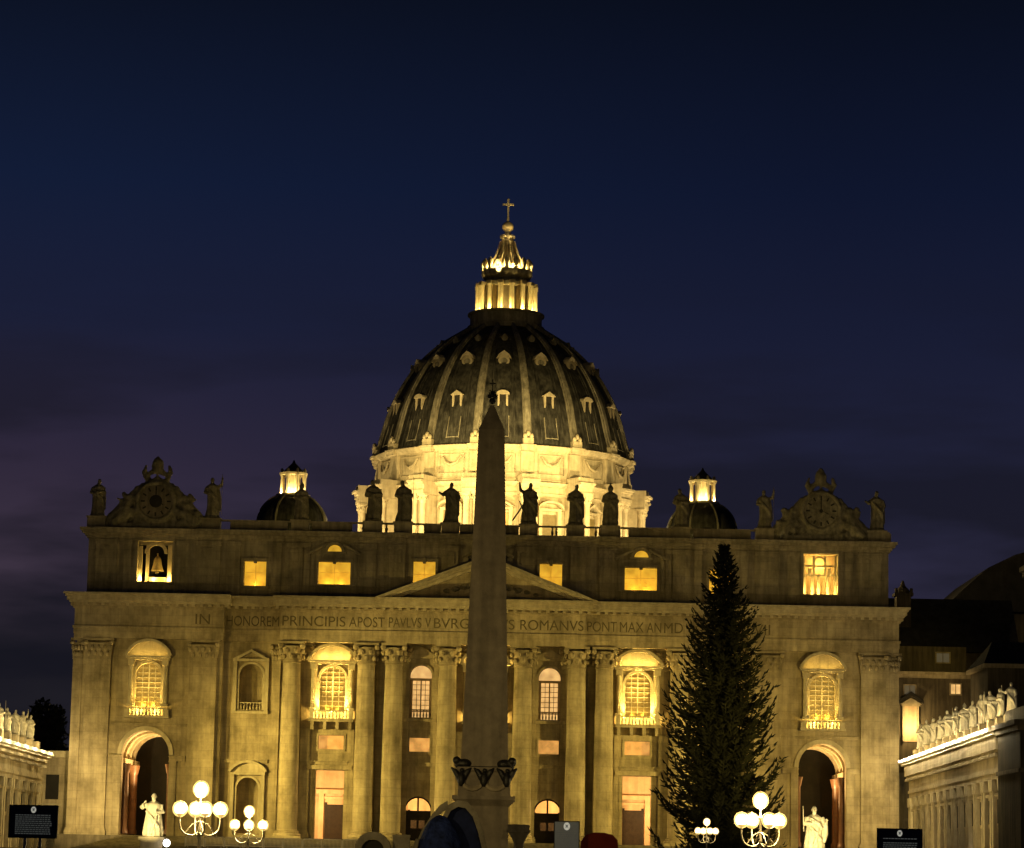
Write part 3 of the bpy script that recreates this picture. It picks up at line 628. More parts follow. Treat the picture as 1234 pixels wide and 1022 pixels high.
# clock gables --------------------------------------------------------
def gable(c, zc, seed):
    random.seed(seed)
    g = MB(); yy = -.3
    g.prism([(c-3.0,46.7),(c+3.0,46.7),(c+2.9,50),(c+2.3,52.6),(c,54.2),(c-2.3,52.6),(c-2.9,50)], -.9, .7)
    g.box(c-6.6, c+6.6, -1.0, .7, 46.7, 47.5); g.prism([(c-6.3,47.3),(c+6.3,47.3),(c+4.6,49.6),(c+2.2,53.2),(c-2.2,53.2),(c-4.6,49.6)], -.5, .6)
    for sx in (-1, 1):
        g.tube([(c+sx*2.4,yy,52.6),(c+sx*3.6,yy,50.8),(c+sx*4.6,yy,49.4),(c+sx*6.2,yy,48.0),(c+sx*6.7,yy,47.6)], [.5,.75,1.0,.85,.5], 8)
        g.tube([(c+sx*3.0,-.8,49.2),(c+sx*4.6,-1.0,48.6),(c+sx*6.0,-1.1,47.3)], [.5,.65,.5], 8)
        g.ball((c+sx*3.9,-.6,51.0), .55); g.tube([(c+sx*3.9,-.6,50.4),(c+sx*4.3,-.7,49.0)], [.6,.8], 8)
        g.tube([(c+sx*3.9,-.5,50.5),(c+sx*5.0,-.7,50.7),(c+sx*5.6,-.8,50.9)], [.3,.22,.15], 6)
        for i in range(14): g.ball((c+sx*random.uniform(2.8,5.2), random.uniform(-.8,-.4), random.uniform(48.5,51.6)), random.uniform(.25,.5), 1, 1, 1.3, 8, 6)
        for i in range(9): g.ball((c+sx*random.uniform(2.8,6.2), random.uniform(-1.1,-.7), random.uniform(47.2,49.3)), random.uniform(.28,.5), 1, 1, 1, 8, 6)
        g.tube([(c+sx*1.7,-.4,54.2),(c-sx*.2,-.6,55.6)], [.2,.28], 6); g.tube([(c+sx*1.2,-.4,53.4),(c+sx*1.9,-.4,54.6),(c+sx*1.6,-.4,55.7)], [.5,.4,.2], 6)
        g.tube([(c+sx*.3,-.6,54.6),(c+sx*1.6,-.7,54.0)], [.2,.16], 6)
    g.ball((c,-.4,55.6), .95, .9, .8, 1.25); g.ball((c,-.4,56.7), .3)
    g.strip(arc(c,zc,2.35,20,a0=-pi,a1=pi), arc(c,zc,2.9,20,a0=-pi,a1=pi), -1.35, -.8)
    o = bpy.data.objects.new('clock_gable', voxel(g, .17, CARVE, 'clock_gable', noise=.3)); COL.objects.link(o); o.parent = BAS
    d = MB(); d.prism(arc(c,zc,2.3,28,a0=-pi,a1=pi)[:-1], -1.2, -.9); d.obj('clock_dial', DARKST if seed == 1 else CARVE, o)
    h = MB()
    for k in range(12):
        a = 2*pi*k/12; h.add([(c+cos(a+q)*r_, -1.23, zc+sin(a+q)*r_) for q, r_ in ((-.07,1.55),(.07,1.55),(.05,2.1),(-.05,2.1))], [(0,1,2,3)])
    h.obj('numeral_lettering', SHADE, o)
    h = MB(); h.box(c-.07, c+.07, -1.27, -1.22, zc-.3, zc+1.7); h.prism([(c,zc+.08),(c+1.0,zc-.5),(c+1.05,zc-.38)], -1.26, -1.221)
    h.prism(arc(c,zc,.9 if seed == 1 else .25,16,a0=-pi,a1=pi)[:-1], -1.25, -1.215); h.obj('clock_hands', SHADE, o)
gable(-46.4, 50.5, 1); gable(46.2, 50.9, 2)

# ------------------------------------------------------------------ dome
DX, DY = 0.0, 150.0
dr = MB(); dr.lathe([(24,54),(24,70.4)], DX, DY, 96); DRUM = dr.obj('drum', STONE2, BAS, True)
en = MB(); en.lathe([(24.3,68.9),(24.6,69.5),(24.4,69.6),(24.6,70.6),(25.2,70.7),(25.8,71.2),(25.9,71.4)], DX, DY, 96); 
en.lathe([(24.9,71.4),(25.0,72.0),(24.85,72.1),(24.85,77.2),(25.3,77.3),(25.9,77.8),(26.1,78.2),(25.6,78.5)], DX, DY, 96)
RA = [radians(-90+11.25+22.5*k) for k in range(16)]
def polar(a):     # local frame: u tangential, r radial
    ca, sa = cos(a), sin(a)
    return lambda u, r, z: (DX+r*ca-u*sa, DY+r*sa+u*ca, z)
for a in RA:
    q = MB(polar(a))
    for z0, z1, p in ((68.95,69.6,29.3),(69.6,70.6,29.1),(70.6,71.0,29.6),(71.0,71.4,30.1),(71.42,72.4,29.3)): q.box(-1.75, 1.75, 24, p, z0, z1)
    q.box(-1.2, 1.2, 24.5, 25.35, 72.0, 77.1); q.box(-1.35, 1.35, 24.5, 26.4, 77.2, 77.8); q.box(-1.45, 1.45, 24.5, 26.7, 77.8, 78.25)
    en.v += q.v and []; n0 = len(en.v); en.v += q.v; en.f += [tuple(i+n0 for i in f) for f in q.f]
en.obj('drum_cornice', STONE2, DRUM, True)
for k in range(16):
    a = radians(-90+22.5*k); T = polar(a)
    if sin(a) > .35: continue
    gar = MB(); gar.tube([T(-2.0,25.1,76.2),T(-1.2,25.25,75.0),T(0,25.3,74.5),T(1.2,25.25,75.0),T(2.0,25.1,76.2)], [.16,.28,.36,.28,.16], 6)
    gar.tube([T(-2.6,25.0,76.6),T(-2.6,25.0,73.0),T(2.6,25.0,73.0),T(2.6,25.0,76.6),T(-2.6,25.0,76.6)], .09, 4)
    gar.obj('garland', STONE2, DRUM, True)
for k, a in enumerate(RA):
    if sin(a) > .55: continue
    T = polar(a); q = MB(T); q.box(-1.3, 1.3, 23.9, 27.6, 54, 68.9); q.obj('buttress', STONE2, DRUM)
    for u in (-1.0, 1.0):
        cx, cy, _ = T(u, 28.2, 0); s = MB(); s.lathe([(.68,55),(.66,60),(.58,67.2)], cx, cy, 14)
        s.lathe([(.6,67.2),(.7,67.4),(.66,67.9),(.95,68.6)], cx, cy, 12)
        for i in range(6): s.ball((cx+.8*cos(i*pi/3), cy+.8*sin(i*pi/3), 68.0), .2, 1, 1, 1.5, 6, 5)
        T2 = MB(T); T2.box(u-.9, u+.9, 27.3, 29.1, 68.6, 68.94); s.v += T2.v; n0 = len(s.v)-8; s.f += [tuple(i+n0 for i in f) for f in T2.f]
        s.obj('drum_column', STONE2, DRUM, True)
for k in range(16):
    a = radians(-90+22.5*k)
    if sin(a) > .55: continue
    T = polar(a); q = MB(T)
    q.box(-2.3, -1.6, 23.9, 24.9, 56, 66.2); q.box(1.6, 2.3, 23.9, 24.9, 56, 66.2); q.box(-2.3, 2.3, 23.9, 25.0, 66.2, 66.7)
    if k % 2 == 0:
        for sx in (-1, 1): q.add([(sx*2.6,23.9,66.7),(0,23.9,68.2),(0,23.9,67.8),(sx*1.9,23.9,66.71),(sx*2.6,25.6,66.7),(0,25.6,68.2),(0,25.6,67.8),(sx*1.9,25.6,66.71)], [(0,1,2,3),(7,6,5,4),(0,4,5,1),(1,5,6,2),(2,6,7,3),(3,7,4,0)])
    else:
        A = [(2.6*cos(pi-pi*i/10), 66.7+1.4*sin(pi*i/10)) for i in range(11)]
        for i in range(10):
            (u0, z0), (u1, z1) = A[i], A[i+1]; q.add([(u0,23.9,z0),(u1,23.9,z1),(u1,25.6,z1),(u0,25.6,z0),(u0,23.9,z0-.4),(u1,23.9,z1-.4),(u1,25.6,z1-.4),(u0,25.6,z0-.4)], [(0,1,2,3),(4,5,6,7),(2,3,7,6)])
    o = q.obj('drum_window', STONE2, DRUM)
    p = MB(T); p.box(-1.5, 1.5, 24.05, 24.15, 57, 65.6); p.obj('pane', PANEP if k % 3 == 0 else GLASSM, o)
# shell
KEY = [(25.3,78.5),(25.1,79.6),(24.4,82.0),(22.9,87.0),(20.6,91.8),(17.5,96.3),(13.3,100.3),(8.3,103.5),(6.7,104.5)]
def shell_r(z):
    for i in range(len(KEY)-1):
        (r0, z0), (r1, z1) = KEY[i], KEY[i+1]
        if z <= z1: 
            t = (z-z0)/(z1-z0); return r0+(r1-r0)*t
    return KEY[-1][0]
# Catmull-Rom through the key profile
def cat(P, n=5):
    o = []
    for i in range(len(P)-1):
        p0 = P[max(i-1,0)]; p1 = P[i]; p2 = P[i+1]; p3 = P[min(i+2,len(P)-1)]
        for k in range(n):
            t = k/n; o.append(tuple(.5*((2*p1[j])+(-p0[j]+p2[j])*t+(2*p0[j]-5*p1[j]+4*p2[j]-p3[j])*t*t+(-p0[j]+3*p1[j]-3*p2[j]+p3[j])*t**3) for j in (0,1)))
    o.append(P[-1]); return o
PROF = cat(KEY)
def pr(z):
    for i in range(len(PROF)-1):
        if PROF[i][1] <= z <= PROF[i+1][1]:
            t = (z-PROF[i][1])/(PROF[i+1][1]-PROF[i][1]+1e-9); return PROF[i][0]+(PROF[i+1][0]-PROF[i][0])*t
    return PROF[-1][0]
sh = MB(); sh.lathe(PROF, DX, DY, 128); DOME = sh.obj('dome', LEAD, BAS, True)
for o in (DRUM, DOME): o.scale = (.967, .967, 1); o.location = (0, DY*(1-.967), 0)
sm = MB()
for k in range(16):           # lead seams: two wide panels edges and fine rolls in every gore
    a0 = radians(-90+22.5*k)
    if sin(a0) > .4: continue
    for da, hh, zmax, ww in ((-.34,.14,94,.10),(.34,.14,94,.10),(-.5,.22,101,.16),(.5,.22,101,.16),(-.14,.07,90,.05),(.14,.07,90,.05),(0,.07,89,.05)):
        pts = []
        for (r, z) in PROF:
            if z > zmax: break
            a = a0+radians(22.5/2)*da; pts.append((DX+cos(a)*(r+.02), DY+sin(a)*(r+.02), z))
        if len(pts) > 2: sm.tube(pts, ww*1.3, 5)
sm.obj('lead_seams', LEAD, DOME, True)
for k in range(16):
    a0 = radians(-90+22.5*k)
    if sin(a0) > .4: continue
    fr_ = MB()
    for da in (-.26, .26):
        pts = [(DX+cos(a0+radians(11.25)*da)*(r+.05), DY+sin(a0+radians(11.25)*da)*(r+.05), z) for r, z in PROF if 79.5 < z < 84.4]
        fr_.tube(pts, .10, 5)
    fr_.tube([(DX+cos(a0+radians(11.25)*da)*(pr(79.8)+.05), DY+sin(a0+radians(11.25)*da)*(pr(79.8)+.05), 79.8) for da in (-.26,0,.26)], .09, 5)
    fr_.obj('panel_frame', RIBM, DOME, True)
for a in RA:
    if sin(a) > .45: continue
    T = polar(a); q = MB(T); n = len(PROF)
    for wf, hh in ((1.0, .34), (.55, .62)):
        vs = []
        for i, (r, z) in enumerate(PROF):
            wd = (.72*(r/25.5)**.75)*wf+.12
            j = min(i+1, n-1); i0 = max(i-1, 0); dz = PROF[j][1]-PROF[i0][1]; drr = PROF[j][0]-PROF[i0][0]; l_ = hypot(dz, drr); nr, nz_ = dz/l_, -drr/l_
            vs += [(-wd, r-.1, z), (-wd*.92, r+hh*nr, z+hh*nz_), (wd*.92, r+hh*nr, z+hh*nz_), (wd, r-.1, z)]
        fs = []
        for i in range(n-1):
            for k in range(3): fs.append((i*4+k, i*4+k+1, (i+1)*4+k+1, (i+1)*4+k))
        fs += [(0,1,2,3)]
        q.add(vs, fs)
    o = q.obj('rib', RIBM, DOME, True)
    ft = MB(T); ft.box(-1.0, 1.0, 25.0, 26.3, 78.3, 79.5); ft.add([(0,0,0)]*0, []); 
    for u in (-.6, 0, .6): ft.ball((u, 26.0, 79.9+(.5 if u == 0 else 0)), .42, 1, 1, 1.3, 8, 6)
    ft.obj('rib_foot', STONE2, o, True)
# dormers
def tilt(a, z, d=0):
    r = pr(z); dz = .6; sl = atan2(pr(z-dz)-pr(z+dz), 2*dz)   # lean back of the shell
    ca, sa = cos(a), sin(a)
    return lambda u, v, h: (DX+(r+v)*ca-u*sa, DY+(r+v)*sa+u*ca, z+h), sl
for k in range(16):
    a = radians(-90+22.5*k)
    if sin(a) > .25: continue
    T, sl = tilt(a, 87.0)     # lower row: pedimented boxes
    q = MB(T); q.box(-1.0, -.62, -.8, .4, -1.3, 1.0); q.box(.62, 1.0, -.8, .4, -1.3, 1.0); q.box(-.62, .62, -1.8, .4, -1.5, -1.2)
    if k % 2: q.prism([(-1.35,1.0),(1.35,1.0),(0,1.9)], -2.6, .6)
    else: q.prism([(-1.3,1.0)]+[(1.3*cos(pi-pi*i/8), 1.0+.8*sin(pi*i/8)) for i in range(1,8)]+[(1.3,1.0)], -2.6, .6)
    o = q.obj('dormer', STONE2, DOME); p = MB(T); p.box(-.62, .62, -1, .1, -1.2, 1.0); p.obj('opening', SHADE, o)  # dark block fills the opening in place of its shade
    T, sl = tilt(a, 95.2)     # middle row: hooded ovals
    q = MB(T); A = []
    for i in range(13):
        an = 2*pi*i/12; A.append((1.15*cos(an), .95*sin(an)))
    q.strip([(x*.62, z*.62-.1) for x, z in A], A, -1.2, .45); q.prism([(-1.5,.3),(-1.0,1.2),(0,1.9),(1.0,1.2),(1.5,.3),(1.0,.55),(0,1.0),(-1.0,.55)], -2.6, .6)
    o = q.obj('dormer', STONE2, DOME); p = MB(T); p.prism([(x*.66, z*.66-.1) for x, z in A[:-1]], -1.5, .3); p.obj('opening', RIBM, o)
    T, sl = tilt(a, 100.3)    # top row: small rounds
    q = MB(T); q.prism([(.62*cos(2*pi*i/10), .5*sin(2*pi*i/10)) for i in range(10)], -1.6, .7); q.prism([(-.8,.2),(0,.95),(.8,.2),(0,.5)], -1.8, .6); q.obj('dormer', RIBM, DOME)
# lantern
la = MB(); la.lathe([(7.4,103.6),(7.5,104.8),(7.0,104.9),(7.0,106.9),(7.5,107.0),(7.5,107.35),(7.2,107.36),(7.2,107.0),(3,107.0)], DX, DY, 48); LAN = la.obj('lantern', RIBM, BAS, True)
cr2 = MB(); cr2.lathe([(3.7,107.0),(3.7,113.2)], DX, DY, 24); cr2.obj('core', DARKST, LAN, True)  # core coloured dark to imitate shade between the columns
for k in range(16):
    a = radians(-90+11.25+22.5*k); T = polar(a)
    q = MB(T); q.box(-.2, .2, 3.6, 5.0, 107.0, 112.6)
    cx, cy, _ = T(0, 5.7, 0); q2 = MB(); q2.lathe([(.5,107.3),(.46,107.6),(.42,112.2),(.6,112.6)], cx, cy, 10)
    q.v += q2.v; n0 = len(q.v)-len(q2.v); q.f += [tuple(i+n0 for i in f) for f in q2.f]; q.obj('lantern_column', STONE2, LAN, True)
    q3 = MB(T); q3.box(-.55, .55, 3.6, 6.15, 112.6, 113.3)
    q3.obj('lantern_entablature', STONE2, LAN)
up = MB(); up.lathe([(5.1,112.61),(5.1,113.32),(4.1,113.4),(4.0,114.3),(4.6,114.5),(5.0,115.2),(4.9,115.9),(4.4,116.0),(3.7,116.2)], DX, DY, 40); up.obj('lantern_cornice', RIBM, LAN, True)
cn = MB(); cn.lathe([(3.7,116.1),(3.3,117.0),(2.5,118.3),(1.8,119.8),(1.3,121.4),(1.05,122.6),(1.25,123.0),(1.15,123.4),(.6,123.5),(.5,124.1)], DX, DY, 32, mod=lambda a, z: 1+.07*cos(16*a)); cn.obj('spire', STONE2, LAN, True)
for k in range(16):
    a = radians(-90+22.5*k); q = MB(); q.lathe([(.4,115.9),(.5,116.2),(.3,116.4),(.5,116.9),(.6,117.4),(.4,117.9),(.1,118.3)], DX+cos(a)*4.55, DY+sin(a)*4.55, 8); q.obj('candelabrum', STONE2, LAN, True)
for k in range(8):
    a = radians(-90+22.5+45*k); q = MB(); q.tube([(DX+cos(a)*3.6,DY+sin(a)*3.6,117.0),(DX+cos(a)*2.3,DY+sin(a)*2.3,119.2),(DX+cos(a)*1.5,DY+sin(a)*1.5,122)], [.3,.22,.14], 6); q.ball((DX+cos(a)*1.3,DY+sin(a)*1.3,123.0), .3); q.obj('scroll', STONE2, LAN, True)
ob = MB(); ob.ball((DX,DY,125.0), 1.12, 1, 1, .95, 20, 12); ob.lathe([(.3,124),(.25,126.9)], DX, DY, 10); ob.obj('orb', GILD, LAN, True)
cx_ = MB(); cx_.box(DX-.16, DX+.16, DY-.14, DY+.14, 126.6, 130.4); cx_.box(DX-1.1, DX-.161, DY-.13, DY+.13, 129.3, 129.7); cx_.box(DX+.161, DX+1.1, DY-.13, DY+.13, 129.3, 129.7); cx_.ball((DX,DY,130.5), .26); cx_.obj('cross', GILD, LAN)
# drum floodlights on the roofs round the drum, lantern floodlights behind its parapet
for k in range(16):
    a = radians(-90+22.5*k)
    if sin(a) > .3: continue
    lamp('POINT', (DX+cos(a)*38, DY+sin(a)*38, 57.5), 15500, (1,.76,.32), size=.3)
for x, y, pw in ((-30, 30, 600000), (30, 30, 600000), (-52, 92, 230000), (52, 92, 230000)):
    lamp('SPOT', (x, y, 50), pw, (1,.75,.27), (DX+x*.15, DY-24, 73), .3, 24, 1)
for k in range(12):
    a = radians(-90+30*k)
    lamp('POINT', (DX+cos(a)*6.6, DY+sin(a)*6.6, 107.6), 1500, (1,.74,.22), size=.12)
for k in range(8):
    a = radians(-90+22.5+45*k)
    lamp('POINT', (DX+cos(a)*4.2, DY+sin(a)*4.2, 116.4), 2300, (1,.76,.28), size=.12)
lamp('SPOT', (DX-2, DY-6, 113.6), 12000, (1,.76,.30), (DX, DY, 126), .1, 34, .5)
lamp('SPOT', (DX+6, DY-30, 104.5), 26000, (1,.84,.5), (DX, DY, 129), .1, 16, .6)

# small cupolas -------------------------------------------------------
for cx, z0, rr in ((-34.4, 56.9, 0), (34.5, 56.9, 0)):
    cy = 80.0
    s = MB(); s.lathe(cat([(6.0,z0),(5.9,z0+1.2),(5.2,z0+2.9),(3.9,z0+4.3),(2.6,z0+5.0)],4), cx, cy, 32)
    s.lathe([(6.4,46),(6.4,z0-.6),(6.8,z0-.5),(6.8,z0)], cx, cy, 8); cu = s.obj('side_cupola', LEAD, BAS, True)
    for k in range(8):
        a = radians(-90+22.5+45*k); q = MB(); q.tube([(cx+cos(a)*r_*1.01, cy+sin(a)*r_*1.01, z) for r_, z in cat([(6.0,z0),(5.9,z0+1.2),(5.2,z0+2.9),(3.9,z0+4.3),(2.6,z0+5.0)],3)], .22, 5); q.obj('rib', RIBM, cu, True)
    l = MB(); l.lathe([(2.9,z0+4.7),(2.9,z0+5.3),(2.7,z0+5.31),(2.7,z0+5.1),(1.2,z0+5.1),(1.2,z0+8.6)], cx, cy, 20); lo = l.obj('lantern', STONE2, cu, True)
    c_ = MB()
    for k in range(8):
        a = radians(-90+22.5+45*k); c_.lathe([(.36,z0+5.1),(.32,z0+5.4),(.28,z0+8.1),(.42,z0+8.6)], cx+cos(a)*1.95, cy+sin(a)*1.95, 8); c_.ball((cx+cos(a)*2.05, cy+sin(a)*2.05, z0+9.25), .27, 1, 1, 1.8, 8, 6)
    c_.lathe([(2.3,z0+8.6),(2.4,z0+8.95),(1.6,z0+9.0)], cx, cy, 20)
    lo2 = c_.obj('colonnette', STONE2, cu, True)
    k_ = MB(); k_.lathe([(1.9,z0+8.96),(1.5,z0+9.5),(.8,z0+10.2),(.3,z0+10.7),(.1,z0+11.2)], cx, cy, 16); k_.obj('cap', LEAD, cu, True)
    lamp('SPOT', (cx*.7, cy-26, 48), 9000, OLIVE, (cx, cy, z0+1), .2, 40, 1)  # unseen spot added to lift the dark cupola shell
    for k in range(6):
        a = radians(-90+60*k); lamp('POINT', (cx+cos(a)*2.45, cy+sin(a)*2.45, z0+5.45), 1300, (1,.76,.28), size=.08)

# ------------------------------------------------------------------ statues
def figure(seed, H=5.6, arm='none', prop=None, head_turn=0, wide=1.0, hood=False):
    """a robed standing saint, facing -y, one remeshed body"""
    rnd = random.Random(seed); g = MB(); k = H/5.6
    ph = rnd.uniform(0, 6.28); nf = rnd.choice((7, 8, 9)); sway = rnd.uniform(-.16, .16)
    P = [(.98,0),(1.0,.35),(.92,1.0),(.88,1.7),(.86,2.4),(.80,3.0),(.86,3.5),(.92,4.0),(.84,4.35),(.52,4.62),(.26,4.75),(.22,4.95)]
    vs = []; n = 28
    for i, (r, z) in enumerate(P):
        f = max(0, 1-z/4.5)
        for j in range(n):
            a = 2*pi*j/n; q = r*wide*(1+.10*f*sin(nf*a+ph+z*.5)+.05*sin(3*a+ph*2+z*1.4))
            vs.append(((q*cos(a)*1.0+sway*sin(z*.9))*k, q*sin(a)*.68*k, z*k))
    fs = [(i*n+j, i*n+(j+1)%n, (i+1)*n+(j+1)%n, (i+1)*n+j) for i in range(len(P)-1) for j in range(n)]+[tuple(range(n-1,-1,-1)), tuple((len(P)-1)*n+j for j in range(n))]
    g.add(vs, fs)
    hx = sway*sin(4.6)+head_turn*.12
    g.ball((hx*k, -.06*k, 5.2*k), .34*k, .86, 1.0, 1.2, 12, 10); g.ball((hx*k+head_turn*.1*k, -.38*k, 5.15*k), .09*k)      # head and nose
    g.ball((hx*k, -.24*k, 4.95*k), .2*k, 1, .8, 1.2)                                                                     # beard
    if hood: g.ball((hx*k, .08*k, 5.25*k), .44*k, .95, .9, 1.2, 12, 8); g.tube([(hx*k,.05*k,5.5*k),(hx*k,.05*k,6.05*k)], [.3*k,.08*k], 8)
    def limb(pts, rad): g.tube([(x*k,y*k,z*k) for x,y,z in pts], [q*k for q in rad], 8)
    sd = 1 if seed % 2 else -1
    if arm == 'raised':
        limb([(sd*.75,0,4.25),(sd*1.25,-.3,4.5),(sd*1.35,-.45,5.3)], [.3,.24,.15]); g.ball((sd*1.36*k,-.46*k,5.45*k), .17*k)
        limb([(-sd*.8,0,4.2),(-sd*1.05,-.25,3.4),(-sd*.45,-.7,3.2)], [.32,.3,.2])
    elif arm == 'out':
        limb([(sd*.7,0,4.2),(sd*1.15,-.3,3.7),(sd*1.6,-.7,3.9)], [.32,.28,.16]); g.ball((sd*1.65*k,-.75*k,3.95*k), .17*k)
        limb([(-sd*.8,0,4.2),(-sd*1.1,-.1,3.3),(-sd*.95,-.4,2.7)], [.33,.3,.2])
    else:
        for q in (1, -1): limb([(q*.78,0,4.2),(q*1.05,-.25,3.4),(q*.35,-.75,3.35+.2*q)], [.33,.32,.2])
        g.ball((0,-.8*k,3.4*k), .26*k, 1.2, .8, .9)
    # mantle folds across the body
    limb([(-.75,-.35,4.1),(-.1,-.72,3.2),(.7,-.5,2.3),(.9,-.2,1.3)], [.2,.24,.26,.2]); limb([(.8,.1,3.9),(.98,0,2.6),(.95,.0,.8)], [.2,.26,.3])
    if prop == 'staff': g.tube([(sd*1.35*k,-.45*k,.0),(sd*1.35*k,-.45*k,6.1*k)], .075*k, 6)
    if prop == 'cross': g.tube([(sd*1.3*k,-.35*k,0),(sd*1.3*k,-.35*k,6.9*k)], .1*k, 6); g.tube([(sd*.75*k,-.35*k,6.1*k),(sd*1.85*k,-.35*k,6.1*k)], .1*k, 6)
    if prop == 'diagonal': g.tube([(-2.3*k,-.6*k,.1),(.6*k,-.7*k,4.6*k)], .13*k, 6); g.tube([(-.2*k,-.6*k,.1),(-1.4*k,-.7*k,3.0*k)], .1*k, 6)
    if prop == 'book': g.box(-sd*1.1*k-.05, -sd*1.1*k+.55*k, -1.0*k, -.7*k, 3.0*k, 3.8*k)
    if prop == 'sword': g.tube([(sd*1.0*k,-.8*k,3.2*k),(sd*1.25*k,-.7*k,.2*k)], .07*k, 6)
    g.lathe([(1.15*k,-.28*k),(1.15*k,.02)], n=20, sy=.8)
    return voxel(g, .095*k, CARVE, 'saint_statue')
FIG = [('raised','staff',0,1.0,False),('none',None,1,1.05,False),('none','book',-1,1.1,False),('out',None,1,1.0,False),('raised','cross',0,1.0,False),('raised','diagonal',1,1.05,False),('none','staff',-1,1.12,False),('none',None,0,1.15,True)]
FM = [figure(11+i, 5.6, a, p, h, w_, hd) for i, (a, p, h, w_, hd) in enumerate(FIG)]
def statue(name, me, loc, sc, rz, label, cat='statue', group=None, m=None):
    o = bpy.data.objects.new(name, me); COL.objects.link(o); o.location = loc; o.scale = (sc, sc, sc); o.rotation_euler = (0, 0, rz)
    if m: 
        o.material_slots[0].link = 'OBJECT'; o.material_slots[0].material = m
    return tag(o, label, cat, group)
SL = [('dark saint statue on the roof corner left of the dim clock gable', 1, .9),
 ('faint roofline statue with a staff between the left clock gable and small cupola', 0, .98),
 ('dark hooded saint statue standing in front of the left small cupola', 7, .86),
 ('black silhouetted saint statue before the left edge of the lit drum', 2, 1.0),
 ('silhouetted saint statue with a staff, second one before the lit drum from the left', 6, 1.0),
 ('bulky silhouetted saint statue before the drum, just left of the obelisk', 3, .98),
 ('statue with a tall cross at the roofline centre, behind the obelisk', 4, 1.08),
 ('silhouetted statue leaning on a slanting cross just right of the obelisk', 5, 1.0),
 ('silhouetted statue with joined hands before the drum, two right of the obelisk', 1, .98),
 ('silhouetted hooded saint statue before the right end of the lit drum', 7, .95),
 ('dim saint statue just left of the right small cupola', 2, .93),
 ('dim saint statue with raised arm just left of the carved keys clock gable', 0, .93),
 ('dim saint statue at the right corner of the front beyond the clock gable', 3, .96)]
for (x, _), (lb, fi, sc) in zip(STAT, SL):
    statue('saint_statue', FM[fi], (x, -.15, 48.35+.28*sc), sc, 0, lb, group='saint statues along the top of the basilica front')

# ------------------------------------------------------------------ side wings with statues
def wing(A, B, out, zt, name_label, left):
    """straight wing from A (by the church) to B (towards the viewer); out = unit normal facing the piazza"""
    A = Vector((*A, 0)); B = Vector((*B, 0)); u = (B-A); Ln = u.length; u.normalize(); nn = Vector((*out, 0)); nn = (nn-u*nn.dot(u)).normalized()
    T = lambda a, b, z: tuple(A+u*a+nn*b+Vector((0,0,z)))
    root = empty('colonnade_wing', A); tag(root, name_label, 'colonnade', 'wings flanking the basilica steps')
    def loc(mb): mb.T = lambda a, b, z: tuple(Vector(T(a,b,z))-A); return mb
    e = 11.4 if not left else 11.0
    w_ = loc(MB()); w_.box(0, Ln, -14, -.6, 0, e+.1); wo = w_.obj('wall', STONE, root)
    en = loc(MB())
    for z0, z1, p in ((e,e+.6,.0),(e+.6,e+1.0,.12),(e+1.0,e+2.6,.0),(e+2.6,e+2.9,.3),(e+2.9,zt-.75,.6)): en.box(-p, Ln, -13, p, z0, z1)
    for k in range(int(Ln/1.3)): en.box(k*1.3, k*1.3+.6, .1, .55, e+2.25, e+2.58)
    en.obj('entablature', STONE, root)
    co = loc(MB())
    for z0, z1, p in ((zt-.75,zt-.45,1.0),(zt-.45,zt-.0,1.35)): co.box(-p, Ln, -12.5, p, z0, z1)
    co.obj('cornice', MARBLE, root)
    pa = loc(MB()); pa.box(0, Ln, -11.5, -1.2, zt, zt+.3); pa.box(0, Ln, -1.8, -1.3, zt+.3, zt+1.2)
    for k in range(int(Ln/7)+1): pa.box(k*7-.9, k*7+.9, -2.0, -.6, zt, zt+1.5)
    pa.obj('parapet', STONE, root)
    for k in range(int(Ln/7)+1):
        x = k*7+.5
        for dx in (-.9, .9):
            p = loc(MB()); p.box(x+dx-.55, x+dx+.55, -.62, -.0, 1.2, e-1.2); o = p.obj('pilaster', STONE2, root)
            q = loc(MB()); q.box(x+dx-.7, x+dx+.7, -.62, .12, e-1.2, e-.001); q.obj('capital', STONE2, o)
        if k < int(Ln/7):
            p = loc(MB()); p.box(x+2.2, x+4.8, -.62, -.3, 6.4, 9.6); p.box(x+2.0, x+5.0, -.62, -.05, 9.6, 9.9); o = p.obj('window', STONE, root)
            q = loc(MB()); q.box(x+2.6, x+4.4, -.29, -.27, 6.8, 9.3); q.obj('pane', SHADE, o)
    return T, Ln
TR, LR = wing((57.8,-5), (55.0,-98), (-1,0), 16.5, 'long stone wing right of the basilica with a white lit cornice', False)
TL, LL = wing((-60.0,-4), (-56.0,-100), (1,0), 15.3, 'long stone wing left of the basilica with a bright cornice', True)
lab_r = ['with an arm raised and a staff','with hands joined','holding a book','reaching an arm out','raising a cross']
def wing_statues(T, n, y0, dy, side, zt, rz):
    ordn = ['first','second','third','fourth','fifth','sixth','seventh','eighth','ninth','tenth','eleventh','twelfth','thirteenth','fourteenth','fifteenth']
    desc = {0:'with a raised arm and staff', 1:'with joined hands', 2:'holding a book', 3:'with an arm held out', 4:'raising a cross', 6:'with a staff at its side', 7:'with a pointed hood'}
    seq = [1,0,3,2,6,1,7,3,0,2,6,3,7,4,0]
    for k in range(n):
        x = y0+dy*k; p = T(x, -1.3, zt)
        statue('saint_statue', FM[seq[k]], (p[0], p[1], p[2]+1.5+.16), .57+.03*sin(k*1.7), rz+.5*sin(k*2.3),
               f'pale statue {desc[seq[k]]} on the {side} wing, {ordn[k]} from the basilica', group=f'saint statues on the {side} wing', m=MARBLE)
wing_statues(TR, 12, 3, 8.0, 'right', 16.5, -pi/2*.55)
